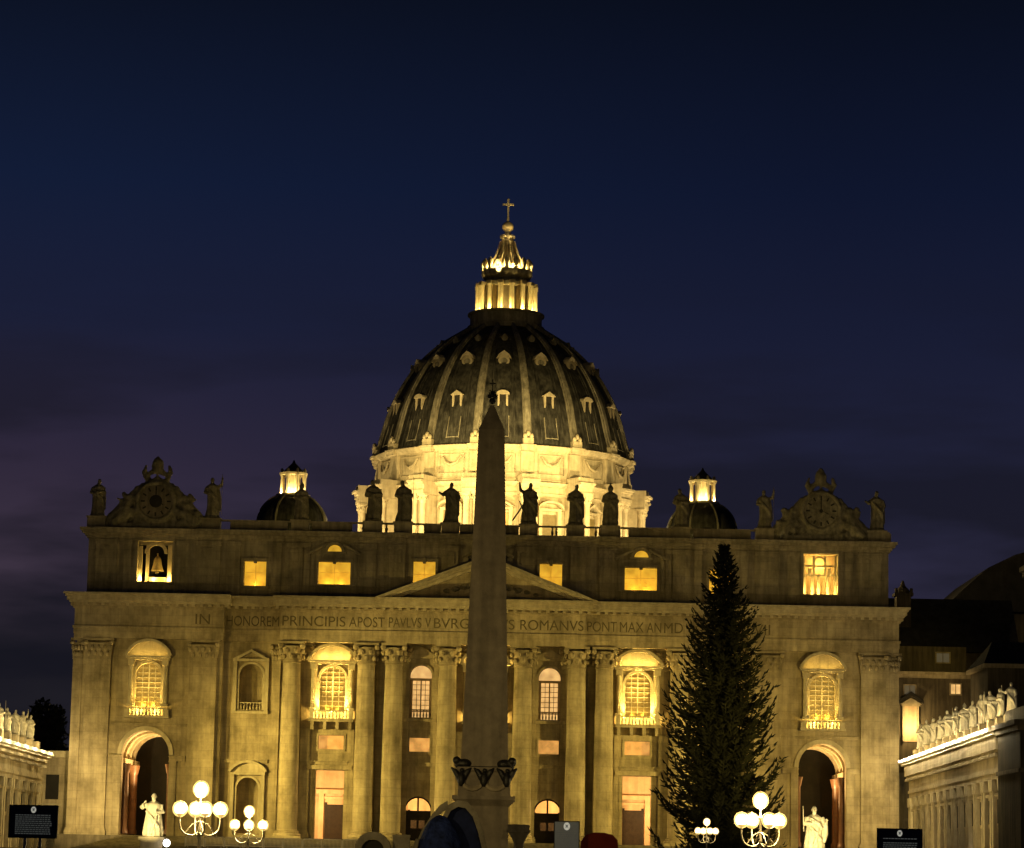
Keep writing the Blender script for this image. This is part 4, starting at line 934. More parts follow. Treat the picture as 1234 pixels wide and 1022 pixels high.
wing_statues(TL, 12, 5, 7.2, 'left', 15.3, pi/2*.55)
# lamps along the cornice edge
lm = MB(); lm.ball((0,0,0), .13, 1, 1, 1, 8, 6); lme = lm.mesh('cornice_lamp', GLOBEW, True)
words = ['first','second','third','fourth','fifth','sixth','seventh','eighth','ninth','tenth','eleventh','twelfth','thirteenth','fourteenth']
for k in range(14):
    p = TR(2+6.9*k, 1.5, 16.3); o = bpy.data.objects.new('cornice_lamp', lme); COL.objects.link(o); o.location = p
    tag(o, f'small white lamp on the right wing cornice, {words[k]} from the basilica', 'lamp', 'small lamps on the right wing cornice')
    lamp('POINT', TR(2+6.9*k, 1.0, 17.3), 360, (1,.76,.28), size=.15); lamp('POINT', TR(2+6.9*k, 1.95, 16.4), 300, (1,.86,.52), size=.1); lamp('POINT', TR(5.4+6.9*k, 1.95, 16.4), 300, (1,.86,.52), size=.1)
for k in range(12):
    lamp('POINT', TL(2+8*k, 1.0, 16.1), 460, (1,.78,.32), size=.15); lamp('POINT', TL(2+8*k, 1.95, 15.2), 420, (1,.84,.42), size=.1)
for k in range(4): lamp('SPOT', TR(8+24*k, 16, 2.5), 8500, (1,.76,.28), TR(8+24*k, 0, 11), .3, 110, 1); lamp('SPOT', TL(8+24*k, 16, 2.5), 8500, (1,.76,.28), TL(8+24*k, 0, 11), .3, 110, 1)
for sx, nm, lb, hh in ((-1, 'link_building', 'low tan stone link between the left wing and the left end of the basilica', 15.0), (1, 'link_building', 'low brown stone link between the right wing and the right end of the basilica', 15.5)):
    k_ = empty(nm, (sx*66, 5, 0)); tag(k_, lb, 'building')
    m = MB(); m.box(-9.1, 9.1, 0, 14, 0, hh); m.obj('wall', STONE if sx < 0 else BRICK, k_)
    m = MB(); m.box(-9.2, 9.2, -.5, 14.2, hh, hh+.5); m.box(-9.2, 9.2, -.8, 14.4, hh+.5, hh+.9); m.box(-9.2, 9.2, -.3, .01, hh*.55, hh*.55+.4); m.obj('cornice', STONE2 if sx < 0 else DARKST, k_)
    for q in range(5):
        m = MB(); m.box(-8.6+q*4, -7.6+q*4, -.35, -.003, 0, hh-.3); m.obj('pilaster', STONE if sx < 0 else DARKST, k_)
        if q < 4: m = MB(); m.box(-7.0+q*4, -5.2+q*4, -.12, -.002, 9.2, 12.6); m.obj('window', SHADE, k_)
# end block of the colonnade at the far right
cb = empty('colonnade_pavilion', (62,-104,0)); tag(cb, 'plain dark stone end pavilion at the right edge beside the wing', 'building')
b = MB(); b.box(-7.5, 16, -8, 5.5, 0, 15.6); b.obj('wall', TOWERM, cb)
b = MB(); b.box(-7.8, 16, -8.3, 5.7, 15.6, 16.1); b.box(-8.2, 16, -8.8, 5.9, 16.1, 16.6); b.box(-6.8, 16, -7.4, 5, 16.6, 18.1); b.box(-7.7, 16, -8.1, 5.6, 11.5, 11.9); b.obj('cornice', DARKST, cb)
for k in range(4):
    b = MB(); b.box(-7+k*5, -5.6+k*5, -8.35, -8.002, 1, 11.5); b.obj('pilaster', DARKST, cb)

# ------------------------------------------------------------------ palace buildings right of the church (about 450 to 500 m from the viewer)
def house(name, label, x0, x1, y0, y1, z1, wins=(), roof=None, wm=BRICK, cornice=True, z0=0):
    h = empty(name, ((x0+x1)/2, y0, 0)); tag(h, label, 'building'); ox, oy = (x0+x1)/2, y0
    hx, d = (x1-x0)/2, y1-y0
    m = MB(); m.box(-hx, hx, 0, d, z0, z1); m.obj('wall', wm, h)
    if cornice: m = MB(); m.box(-hx-.5, hx+.5, -.5, d+.5, z1-.9, z1-.3); m.box(-hx-.8, hx+.8, -.8, d+.8, z1-.3, z1+.1); m.obj('cornice', STONE, h)
    if roof:
        m = MB(); m.add([(-hx-1,-1,z1+.1),(hx+1,-1,z1+.1),(hx+1,d+1,z1+.1),(-hx-1,d+1,z1+.1)]+[(-hx*.75,d/2,z1+roof),(hx*.75,d/2,z1+roof)], [(0,1,5,4),(1,2,5),(2,3,4,5),(3,0,4),(3,2,1,0)]); m.obj('roof', ROOFT, h)
    for (wx, wz, ww, wh, pm) in wins:
        m = MB(); f = .22; a, b2 = wx-ox-ww/2, wx-ox+ww/2
        for (p, q, r_, s_) in ((a-f,a,wz-f,wz+wh+f),(b2,b2+f,wz-f,wz+wh+f),(a,b2,wz+wh,wz+wh+f),(a,b2,wz-f,wz),(a+ww/2-.05,a+ww/2+.05,wz,wz+wh)): m.box(p, q, -.2, -.002, r_, s_)
        o = m.obj('window', STONE, h); m = MB(); m.box(a, b2, -.06, -.003, wz, wz+wh); m.obj('pane', pm, o)
    return h
DIMP = glow('dim_pane', (.35,.30,.2), .12)  # weak glow put into the panes of dim windows
h1 = house('palace', 'ochre palace building with one lit window and a pedimented doorway behind the right wing', 63, 77.6, 60, 75, 33,
      [(73.9,29.7,1.5,1.5,PANEW),(66.6,29.5,1.7,1.4,DIMP)])
m = MB(); x = 66.7-70.3
for a, b2, p, q in ((x-1.3,x-1.0,22,27.6),(x+1.0,x+1.3,22,27.6)): m.box(a, b2, -.5, -.002, p, q)
m.box(x-1.5, x+1.5, -.7, -.002, 27.6, 27.9); m.prism([(x-1.7,27.9),(x,28.9),(x+1.7,27.9)], -.9, -.003); dw = m.obj('doorway', STONE, h1)
m = MB(); m.prism([(x-2.0,27.95),(x-.1,29.2),(x+.1,29.2),(x+2.0,27.95),(x+2.0,28.5),(x,29.9),(x-2.0,28.5)], -1.2, -.9); m.obj('hood', SHADE, dw)
m = MB(); m.box(x-1.0, x+1.0, -.1, -.004, 22, 27.6); m.obj('door_leaf', PLAST, dw)
lamp('SPOT', (70, 26, 47), 16000, OLIVE, (71, 78, 36), .2, 30, 1)  # unseen spot added to brighten the upper storey wall
lamp('POINT', (66.7, 57.6, 24.3), 1500, (1,.72,.28), size=.2)
house('palace_upper_storey', 'plain dim upper building with a small dim window above the ochre palace', 63.4, 78.4, 78, 92, 38.6, [(74.5,36.0,2.1,1.5,DIMP)], None, BRICK, False, 20)
lamp('SPOT', (66, 20, 20), 16000, (1,.72,.32), (69, 60, 33), .3, 70, 1)
# dark long pitched roof behind, with a turret
rf = empty('long_roofed_hall', (78, 100, 0)); tag(rf, 'long hall under a black pitched roof behind the palace', 'building')
m = MB(); m.box(-14, 12, 0, 16, 0, 39.4); m.obj('wall', BRICK, rf)
m = MB(); m.add([(-15,-1,39.4),(13,-1,39.4),(13,17,39.4),(-15,17,39.4),(-12,8,49.4),(13,8,49.4)], [(0,1,5,4),(1,2,5),(2,3,4,5),(3,0,4),(3,2,1,0)]); m.obj('roof', ROOFT, rf)
m = MB(); m.box(-7.9, -5.4, 3, 6, 43, 49.4); m.box(-8.3, -5.0, 2.7, 6.3, 49.4, 49.9); m.lathe([(1.3,49.9),(1.1,50.6),(.5,51.2),(.15,52.2)], -6.65, 4.5, 8)
for k in range(3): m.box(-8.2+k*1.3, -7.7+k*1.3, 2.8, 3.4, 49.9, 50.7)
m.obj('turret', TOWERM, rf)
bh = empty('great_chapel', (108, 140, 0)); tag(bh, 'huge black chapel roof rising at the right edge of the picture', 'building')
m = MB(); m.box(-24, 26, 0, 40, 0, 50); m.obj('wall', BRICK, bh)
m = MB(); P = [(-25,50.2),(-20.5,54.5),(-16,58.5),(-11,61.0),(-3,63.4),(6,65),(26,66),(26,50.2)]; m.prism(P, -1, 41); m.obj('roof', ROOFT, bh)
tw = empty('corner_tower', (82.9, 2, 0)); tag(tw, 'dim brown corner tower with a moulded cornice at the right edge', 'building')
m = MB(); m.box(-6.6, 8, 0, 5, 0, 43); m.obj('wall', TOWERM, tw)
m = MB(); m.box(-6.9, 8, -.3, 5, 42.2, 43.0); m.box(-7.4, 8, -.8, 5.1, 43.0, 43.7); m.box(-7.8, 8, -1.2, 5.2, 43.7, 44.4); m.box(-6.8, 8, -.2, 5, 38.4, 38.8); m.obj('cornice', DARKST, tw)
m = MB(); m.add([(-7.5,-1,44.4),(8,-1,44.4),(8,5,44.4),(-7.5,5,44.4),(.2,2,47)], [(0,1,4),(1,2,4),(2,3,4),(3,0,4)]); m.obj('roof', ROOFT, tw)
lh = empty('gabled_house', (77, 24, 0)); tag(lh, 'ochre house with a low dark gable between the palace and the corner tower', 'building')
m = MB(); m.box(-3.8, 6, 0, 16, 0, 31.4); m.obj('wall', BRICK, lh)
m = MB(); m.prism([(-4.4,31.4),(6.6,31.4),(6.6,32.0),(-4.4,32.0)], -.6, 16.5); m.obj('cornice', STONE, lh)
m = MB(); m.add([(-4.4,-.6,32),(6.6,-.6,32),(6.6,16.5,32),(-4.4,16.5,32),(-.5,16,36.5),(6.6,16,36.5)], [(0,1,5,4),(1,2,5),(2,3,4,5),(3,0,4)]); m.obj('roof', ROOFT, lh)

# ------------------------------------------------------------------ foliage
def leaf_crown(mb, c, R, n, rnd, leaf=.5):
    lobes = [(Vector((rnd.gauss(0,.45)*R[0], rnd.gauss(0,.45)*R[1], rnd.gauss(0,.35)*R[2])), rnd.uniform(.35,.6)) for _ in range(14)]
    for i in range(n):
        lc, lr = rnd.choice(lobes); d = Vector((rnd.gauss(0,1), rnd.gauss(0,1), rnd.gauss(0,1))).normalized()
        p = Vector(c)+lc+Vector((d.x*R[0],d.y*R[1],d.z*R[2]))*lr*rnd.uniform(.6,1.05)
        a = Vector((rnd.gauss(0,1),rnd.gauss(0,1),rnd.gauss(0,1))).normalized(); b = a.cross(d)
        if b.length < .1: continue
        b.normalize(); s = leaf*rnd.uniform(.6,1.3); mb.add([p-a*s, p+b*s*.5, p+a*s, p-b*s*.5], [(0,1,2,3)])
for i, (x, y, h, w_) in enumerate(((-68,44,23,6),(-76,52,21.5,8),(-86,58,22,9))):
    rnd = random.Random(40+i); t = empty('broadleaf_tree', (x, y, 0)); tag(t, ['dark tree beside the left end of the basilica front','dark round tree behind the left wing statues','dark tree at the left edge behind the wing'][i], 'tree', 'dark trees behind the left wing')
    m = MB(); m.tube([(0,0,0),(.3,.2,h*.4),(-.2,.3,h*.7)], [.7,.5,.25], 8); m.tube([(.3,.2,h*.4),(w_*.4,.5,h*.65)], [.35,.15], 6); m.tube([(.2,.2,h*.45),(-w_*.4,-.4,h*.7)], [.35,.15], 6); m.obj('trunk', BARK, t)
    m = MB(); leaf_crown(m, (0,0,h*.72), (w_*.75,w_*.75,h*.3), 5000, rnd, .55); m.obj('crown', NEED, t)
# the Christmas fir
def fir(loc, H, prof, seed, label):
    rnd = random.Random(seed); t = empty('fir_tree', loc); tag(t, label, 'tree')
    m = MB(); m.tube([(0,0,0),(.05,0,H*.4),(-.05,0,H*.75),(0,0,H)], [.42,.30,.14,.03], 10); m.obj('trunk', BARK, t, True)
    def rad(z):
        for (z0, r0), (z1, r1) in zip(prof, prof[1:]):
            if z0 <= z <= z1: return r0+(r1-r0)*(z-z0)/(z1-z0)
        return prof[-1][1]
    c = MB(); vs = c.v; fs = c.f
    z = 2.2
    while z < H-.1:
        nb = 8 if z < H*.8 else 6
        L0 = rad(z)
        a0 = rnd.uniform(0, 6.28)
        for k in range(nb):
            a = a0+2*pi*k/nb+rnd.uniform(-.3,.3); Lb = L0*rnd.choice((.65,.9,1,1.05,1.18))*rnd.uniform(.9,1.1)*(1+.10*sin(2*a+z*.9)+.07*sin(3*a-z*2.1+1))
            if rnd.random() < .06: Lb *= .6
            dx, dy = cos(a), sin(a); droop = .22+.22*(1-z/H)
            pts = []; n = max(4, int(Lb/.42))
            for i in range(n+1):
                s = i/n; pts.append(Vector((dx*Lb*s, dy*Lb*s, z+Lb*(-droop*sin(s*pi*.62)*1.1+.46*s**3))))
            side = Vector((-dy, dx, 0))
            for i in range(n):                           # limb
                p, q = pts[i], pts[i+1]; w_ = .05*(1-i/n)+.012; m0 = len(vs)
                vs += [tuple(p-side*w_), tuple(p+side*w_), tuple(q+side*w_), tuple(q-side*w_)]; fs.append((m0,m0+1,m0+2,m0+3))
            for i in range(1, n+1):
                s = i/n; tw = Lb*.26*(1-.75*s)+.30
                for sg in (-1, 1, 0):
                    for rep in range(2):
                        p = pts[i]-(pts[i]-pts[i-1])*rnd.random(); fw = (pts[i]-pts[i-1]).normalized()
                        if sg: d = (side*sg*rnd.uniform(.6,1.0)+fw*rnd.uniform(.6,1.1)+Vector((0,0,rnd.uniform(-.35,.12)))).normalized()
                        else: d = (fw+Vector((rnd.uniform(-.2,.2),rnd.uniform(-.2,.2),rnd.choice((.45,-.8))*rnd.uniform(.4,1)))).normalized()
                        ll = tw*rnd.uniform(.7,1.25)
                        u = d.cross(Vector((rnd.uniform(-.5,.5),rnd.uniform(-.5,.5),1))).normalized()*rnd.uniform(.05,.10); v = d.cross(u).normalized()*u.length*.9
                        mid = p+d*ll*.45+Vector((0,0,-.05*ll)); tip = p+d*ll+Vector((0,0,.10*ll)); m0 = len(vs)
                        vs += [tuple(p), tuple(mid+u), tuple(tip), tuple(mid-u), tuple(mid+v), tuple(mid-v)]; fs += [(m0,m0+1,m0+2,m0+3),(m0,m0+4,m0+2,m0+5)]
        z += .31+.12*(1-z/H)
    c.obj('crown', NEED, t)
    return t
FIR = fir((22.75,-150,.0), 29.2, [(0,4.4),(4,4.7),(8.2,4.5),(14.7,3.9),(18,3.35),(22.4,2.4),(25.9,1.5),(27.8,.7),(29.2,.12)], 5, 'tall unlit fir tree with jagged dark branches standing in the square')

# ------------------------------------------------------------------ obelisk
ob = empty('obelisk', (3.79, -220, 0)); tag(ob, 'tall dark granite obelisk with a pyramid tip in front of the church centre', 'obelisk')
s = MB()
def sq(mb, P):
    vs = []; 
    for h, z in P: vs += [(-h,-h,z),(h,-h,z),(h,h,z),(-h,h,z)]
    fs = [(i*4+k, i*4+(k+1)%4, (i+1)*4+(k+1)%4, (i+1)*4+k) for i in range(len(P)-1) for k in range(4)]+[(3,2,1,0),tuple(len(P)*4-4+k for k in range(4))]
    mb.add(vs, fs)
sq(s, [(1.41,7.35),(.78,27.75),(.10,29.35)]); sh_ = s.obj('shaft', GRAN, ob)
s = MB(); sq(s, [(2.6,0),(2.6,1.0),(2.2,1.05),(2.2,1.6)]); sq(s, [(1.75,1.6),(1.75,2.0),(1.5,2.2),(1.46,5.0),(1.5,5.05),(1.85,5.4),(1.85,5.6)]); sq(s, [(1.55,5.6),(1.52,7.0),(1.62,7.1),(1.62,7.3)]); s.obj('pedestal', GRAN, ob)
s = MB(); s.ball((0,0,29.6), .2, 1, 1, 1, 10, 8)
for k in range(8):
    a = pi*k/4; s.tube([(0,0,30.1),(.26*cos(a),0,30.1+.26*sin(a))], [.08,.02], 5)
for k in (-.17, 0, .17): s.ball((k,0,29.9+(.07 if k == 0 else 0)), .15)
s.box(-.03, .03, -.03, .03, 30.3, 30.95); s.box(-.18, -.031, -.03, .03, 30.65, 30.73); s.box(.031, .18, -.03, .03, 30.65, 30.73); s.obj('finial_cross', BRONZE, ob)
lg = MB()
for sx in (-1, 1):
    for sy in (-1, 1):
        lg.ball((sx*1.2, sy*1.35, 7.5), .36, 1.3, 1, .8); lg.ball((sx*1.65, sy*1.5, 7.68), .24); lg.tube([(sx*1.5,sy*1.5,7.5),(sx*1.7,sy*1.6,7.3)], [.14,.1], 6)
o = bpy.data.objects.new('bronze_lions', voxel(lg, .05, BRONZE, 'bronze_lions')); COL.objects.link(o); o.parent = ob
eg = MB()
for cx in (-1.35, 0, 1.35):
    eg.ball((cx,-1.7,6.55), .27, .9, .8, 1.6); eg.ball((cx+.03,-1.78,7.1), .13); eg.tube([(cx,-1.85,7.1),(cx+.14,-1.95,7.05)], [.07,.02], 5)
    for sg in (-1, 1): eg.tube([(cx+sg*.12,-1.62,6.6),(cx+sg*.38,-1.62,7.05),(cx+sg*.62,-1.6,7.25)], [.2,.17,.05], 6)
o = bpy.data.objects.new('bronze_eagles', voxel(eg, .045, BRONZE, 'bronze_eagles')); COL.objects.link(o); o.parent = ob
fe = MB()
for cx in (-.68, .68): fe.tube([(cx+.62*cos(pi-pi*i/8), -1.66, 6.5-.5*sin(pi*i/8)) for i in range(9)], [.06,.1,.13,.15,.16,.15,.13,.1,.06], 6)
fe.obj('festoon', STONE, ob, True)

# ------------------------------------------------------------------ the two great statues on pedestals
def apostle(loc, seed, label, key):
    g = MB(); k = 1.0; rnd = random.Random(seed); n = 28; ph = rnd.uniform(0,6)
    P = [(1.22,0),(1.24,.5),(1.15,1.2),(1.08,2.0),(1.0,2.7),(.98,3.3),(1.0,3.7),(.9,4.05),(.55,4.3),(.26,4.42),(.24,4.6)]
    vs = []
    for i, (r, z) in enumerate(P):
        f = max(0, 1-z/4.2)
        for j in range(n):
            a = 2*pi*j/n; q = r*(1+.09*f*sin(9*a+ph+.4*z)+.05*sin(4*a+z*1.3)); vs.append((q*cos(a), q*sin(a)*.72, z))
    fs = [(i*n+j, i*n+(j+1)%n, (i+1)*n+(j+1)%n, (i+1)*n+j) for i in range(len(P)-1) for j in range(n)]+[tuple(range(n-1,-1,-1)), tuple((len(P)-1)*n+j for j in range(n))]
    g.add(vs, fs)
    g.ball((0,-.08,4.95), .38, .84, 1, 1.22, 14, 10); g.ball((0,-.46,4.9), .09); g.ball((0,-.34,4.66), .26, 1, .8, 1.25)
    for sx in (-1,1): g.ball((sx*.32,-.02,4.95), .09, .6, 1, 1.3); g.ball((sx*.13,-.42,5.0), .05)
    if key:
        g.tube([(-.85,0,4.0),(-1.45,-.3,3.6),(-1.25,-.75,3.75)], [.36,.32,.2], 8); g.tube([(.9,0,3.9),(1.15,-.2,3.1),(.5,-.85,3.0)], [.36,.34,.2], 8)
        hand((-1.3,-.85,3.8), g); hand((.4,-.95,3.0), g)
        g.tube([(-1.45,-.95,3.6),(-1.0,-1.0,4.3)], .06, 6); g.tube([(-1.0,-1.0,4.3),(-.85,-1.0,4.4)], .12, 6)
    else:
        g.tube([(.9,0,3.9),(1.4,-.3,3.2),(1.45,-.7,3.45)], [.38,.34,.2], 8); g.tube([(1.35,-.3,3.3),(1.4,-.25,2.0),(1.3,-.2,.9)], [.32,.34,.12], 8)
        g.tube([(-.9,0,3.9),(-1.15,-.35,3.2),(-.3,-.85,3.25)], [.38,.36,.2], 8); g.tube([(-1.35,-.6,2.2),(-1.45,-.6,5.4)], .06, 6)
        hand((1.48,-.8,3.6), g); hand((-.2,-.95,3.3), g); g.tube([(-.6,-.7,3.9),(.5,-.85,3.2),(.95,-.4,2.6)], [.2,.24,.2], 8)
    g.tube([(-.9,-.5,3.2),(0,-.95,2.2),(.8,-.7,1.2)], [.16,.24,.2], 8); g.tube([(.5,-.7,3.0),(.3,-1.0,1.7),(-.2,-.95,.3)], [.14,.18,.16], 8)
    me = voxel(g, .06, MARBLE, 'apostle_statue'); o = statue('apostle_statue', me, (loc[0], loc[1], 3.9), .93, 0, label, group='great apostle statues at the foot of the steps')
    p = empty('statue_pedestal', loc); tag(p, 'stone pedestal under the '+('great statue at the left arch' if key else 'great statue at the right arch'), 'pedestal', 'pedestals of the great statues')
    m = MB(); m.box(-1.25, 1.25, -1.1, 1.1, 2.3, 3.5); m.obj('block', STONE2, p); m = MB(); m.box(-1.5, 1.5, -1.35, 1.35, 3.5, 3.88); m.box(-1.5, 1.5, -1.35, 1.35, 2.3, 2.6); m.obj('cornice', STONE2, p)
    lamp('SPOT', (loc[0]-1.5, loc[1]-9, 3.2), 9500, (1,.82,.36), (loc[0], loc[1], 6.6), .2, 42, .7)
def hand(c, g):
    g.ball(c, .15, 1, .7, 1.1)
    for i in range(4): g.tube([(c[0]-.1+.065*i, c[1]-.06, c[2]+.1), (c[0]-.11+.07*i, c[1]-.14, c[2]+.25+.03*(i in (1,2)))], [.04,.03], 5)
    g.tube([(c[0]+.13, c[1], c[2]), (c[0]+.24, c[1]-.06, c[2]+.1)], [.045,.035], 5)
apostle((-37.2,-60,0), 3, 'floodlit white apostle statue holding keys before the left arch', True)
apostle((39.5,-60,0), 4, 'floodlit white apostle statue with a sword and draped arm before the right arch', False)

# ------------------------------------------------------------------ street lamps
SHELL = glow('frosted_halo_globe', (1.0,.70,.24), 1.3)  # glass shell whose weak yellow glow imitates the lamp's halo
SHELL.node_tree.nodes['Principled BSDF'].inputs['Alpha'].default_value = .34
def bulb(c, r, parent, g):
    q = MB(); q.ball(c, r, 1, 1, 1.08, 18, 12); o = q.obj('globe', SHELL, parent, True); return o
def street_lamp(loc, label, rz=0, H=5.83, arms=4, g=GLOBE, sc=1.0, pw=4200):
    t = empty('street_lamp', loc, rz); t.scale = (sc,)*3; b_ = H-5.83; tag(t, label, 'street lamp', 'candelabra street lamps in the square')
    m = MB(); m.lathe([(.5,0),(.5,.3),(.34,.5),(.3,.9),(.2,1.1),(.12,1.3),(.09,3.2+b_),(.13,3.3+b_),(.08,3.4+b_),(.07,4.6+b_),(.15,4.7+b_),(.15,4.8+b_),(.05,4.95+b_),(.05,H-.35)], n=14); m.obj('pole', IRON, t, True)
    for k in range(arms):
        a = 2*pi*k/arms+pi/4*0; c_, s_ = cos(a), sin(a)
        m = MB(); P = [(0,3.25+b_),(.5,3.0+b_),(1.0,3.15+b_),(1.25,3.55+b_),(1.28,H-1.6)]
        m.tube([(r_*c_, r_*s_, z) for r_, z in cat([(p[0], p[1]) for p in P], 3)], .05, 6); m.tube([(0,0,3.9+b_),(.45*c_,.45*s_,3.7+b_),(.75*c_,.75*s_,3.35+b_),(.95*c_,.95*s_,3.12+b_)], .035, 5)
        m.lathe([(.05,H-1.72),(.2,H-1.6),(.24,H-1.5)], 1.28*c_, 1.28*s_, 10)
        ar = m.obj('arm', IRON, t, True)
        gb = MB(); gb.ball((1.28*c_, 1.28*s_, H-1.24), .34, 1, 1, 1.08, 14, 10); gb.obj('bulb', g, ar, True); bulb((1.28*c_, 1.28*s_, H-1.24), .47, ar, g)
        cp = MB(); cp.lathe([(.16,H-.94),(.05,H-.85),(.02,H-.7)], 1.28*c_, 1.28*s_, 8); cp.obj('finial', IRON, ar, True)
    m = MB(); m.ball((0,0,H), .38, 1, 1, 1.08, 14, 10); m.obj('bulb', g, t, True); bulb((0,0,H), .50, t, g)
    cp = MB(); cp.lathe([(.17,H+.33),(.05,H+.42),(.02,H+.6)], n=8); cp.obj('finial', IRON, t, True)
    for k in range(1): lamp('POINT', (loc[0], loc[1], (H-.75)*sc), pw, (1,.80,.40), size=.35)
    return t
street_lamp((-13.75,-215,0), 'tall lit five globe street lamp before the pilaster right of the left arch', .35)
street_lamp((-18.65,-135,0), 'lit five globe street lamp standing lower, in front of the left niche', .1)
street_lamp((20.75,-215,0), 'lit five globe street lamp in front of the fir tree on the right', .35)
street_lamp((20.55,-165,0), 'lit white globe street lamp half hidden before the foot of the fir tree', .3, 9.0, g=GLOBEW, sc=.58, pw=260)
def low_lamp(loc, z, label):
    t = empty('low_lamp', loc); tag(t, label, 'lamp'); m = MB(); m.lathe([(.2,2.3),(.2,2.4),(.07,2.45),(.07,z-.3),(.15,z-.25)], n=10); m.obj('post', IRON, t, True); m = MB(); m.ball((0,0,z), .42, 1, 1, 1.05, 14, 10); m.obj('globe', GLOBEW, t, True)
low_lamp((-35.3,-62,0), 3.2, 'small round white lamp at the foot of the left great statue')
low_lamp((56.0,-72,0), 3.0, 'small round white lamp beside the right information board')
low_lamp((-55.5,-62,0), 3.6, 'small round white lamp by the left wing wall')

# ------------------------------------------------------------------ information boards
BOARD = mat('board_face', (.05,.054,.05), (.035,.038,.036), .35, 2, 0, 0)
INK = glow('board_print', (.20,.21,.19), .28); CREST = glow('board_crest', (.62,.60,.50), .55)
INK2 = glow('board_print_dim', (.13,.13,.12), .2)
def board(loc, w_, h, zb, label, legs=True, face=BOARD, small=False):
    t = empty('information_board', loc); tag(t, label, 'information board', 'screens in the square')
    m = MB(); m.box(-w_/2, w_/2, -.06, .06, zb, zb+h); m.obj('panel', face, t)
    m = MB(); f = .05
    for a, b2, p, q in ((-w_/2-f,-w_/2,zb-f,zb+h+f),(w_/2,w_/2+f,zb-f,zb+h+f),(-w_/2,w_/2,zb+h,zb+h+f),(-w_/2,w_/2,zb-f,zb)): m.box(a, b2, -.09, .08, p, q)
    m.obj('frame', SHADE, t)
    cz = zb+h-.19*(1.15 if not small else 1.3); r_ = .16 if not small else .2
    m = MB(); m.prism([(r_*cos(2*pi*i/18)*.9, cz+r_*1.1*sin(2*pi*i/18)) for i in range(18)], -.085, -.062); em = m.obj('emblem', CREST, t)
    m = MB(); m.prism([(-.05,cz+.08),(.05,cz+.08),(.06,cz),(0,cz-.09),(-.06,cz)], -.095, -.086); m.tube([(-.1,-.09,cz-.1),(.1,-.09,cz+.1)], .012, 4); m.tube([(.1,-.09,cz-.1),(-.1,-.09,cz+.1)], .012, 4); m.obj('crest', INK, em)
    m = MB(); rnd = random.Random(int(abs(loc[0])*10))
    z = cz-.32
    while z > zb+.12:
        x = -w_*.38
        while x < w_*.36:
            l_ = rnd.uniform(.06,.2); m.box(x, min(x+l_, w_*.4), -.066, -.0605, z, z+.045); x += l_+.045
        z -= .115 if rnd.random() < .8 else .24
    m.obj('print', INK if not small else INK2, t)
    if legs:
        for sx in (-.32, .32):
            g_ = MB(); g_.box(sx*w_*.5-.08, sx*w_*.5+.08, -.05, .05, 0, zb-.05); g_.obj('leg', MARBLE, t)
board((-21.4,-230,0), 2.65, 1.75, 2.6, 'black information board on two white legs at the left edge')
board((27.35,-230,0), 2.45, 1.7, 2.3, 'black information board with a round crest low at the right, before the right arch')
BLUE = mat('blue_grey_face', (.06,.07,.075), (.04,.05,.055), .4, 2, 0, 0, 6, 0, (.045,.052,.058), .25)
board((8.65,-230,0), 1.35, 2.0, 2.05, 'narrow blue grey board with a round emblem beside the red canopy', True, BLUE, True)
# red canopy
CAN = mat('red_canvas', (.16,.018,.008), (.10,.012,.006), .8, 1.2, 0, .3, 5)
ca = empty('canopy', (10.5,-228,0)); tag(ca, 'dark red rounded canvas canopy low in front of the columns right of the obelisk', 'canopy')
m = MB(); m.add([(x_, y_, z_) for y_ in (-1.1, 1.1) for x_, z_ in ((-1.05,2.2),(-1.0,3.0),(-.75,3.35),(-.3,3.5),(.3,3.5),(.75,3.4),(1.05,3.1),(1.1,2.2))], [(i, i+1, i+9, i+8) for i in range(7)]+[tuple(range(8)), tuple(range(15,7,-1))]); m.obj('canvas', CAN, ca, True)
for sx in (-1, 1):
    for sy in (-1, 1): m = MB(); m.box(sx*1.0-.03, sx*1.0+.03, sy*1.0-.03, sy*1.0+.03, 0, 2.3); m.obj('post', IRON, ca)

# ------------------------------------------------------------------ nativity grotto in front of the obelisk
NAVY = mat('navy_tarpaulin', (.022,.036,.14), (.005,.007,.02), .8, 1.8, 0, 1.0, 3.5)
NAVY2 = mat('navy_backcloth', (.014,.02,.07), (.004,.005,.014), .8, .9, 0, .6, 2)
PLS = mat('grey_plaster_shell', (.26,.22,.15), (.15,.125,.08), .9, 1.5, .2, .5, 4)
gt = empty('nativity_grotto', (2.4,-234,0)); tag(gt, 'rounded grotto with pale plaster arches and a navy cover at the foot of the obelisk', 'nativity scene')
m = MB()   # the navy bulge
n = 24
vs = []; rings = 10
rnd = random.Random(9)
for i in range(rings+1):
    b = pi/2*i/rings
    for k in range(n):
        a = 2*pi*k/n; wob = 1+.05*sin(3*a+2)+.05*sin(7*a+5*b)+rnd.uniform(-.015,.015)
        vs.append((-.72+1.36*cos(b)*cos(a)*wob, -1.3+1.3*cos(b)*sin(a)*wob, 4.2*sin(b)**.8 if i else 0))
m.add(vs, [(i*n+k, i*n+(k+1)%n, (i+1)*n+(k+1)%n, (i+1)*n+k) for i in range(rings) for k in range(n)]); m.obj('navy_cover', NAVY, gt, True)
m = MB(); A = [(-2.35,0),(-2.3,1.2),(-2.1,2.4),(-1.75,3.3),(-1.2,4.2),(-.75,4.75),(-.35,5.0)]; B = [(-2.1,0),(-2.05,1.2),(-1.85,2.3),(-1.5,3.15),(-1.0,3.95),(-.6,4.4),(-.3,4.55)]
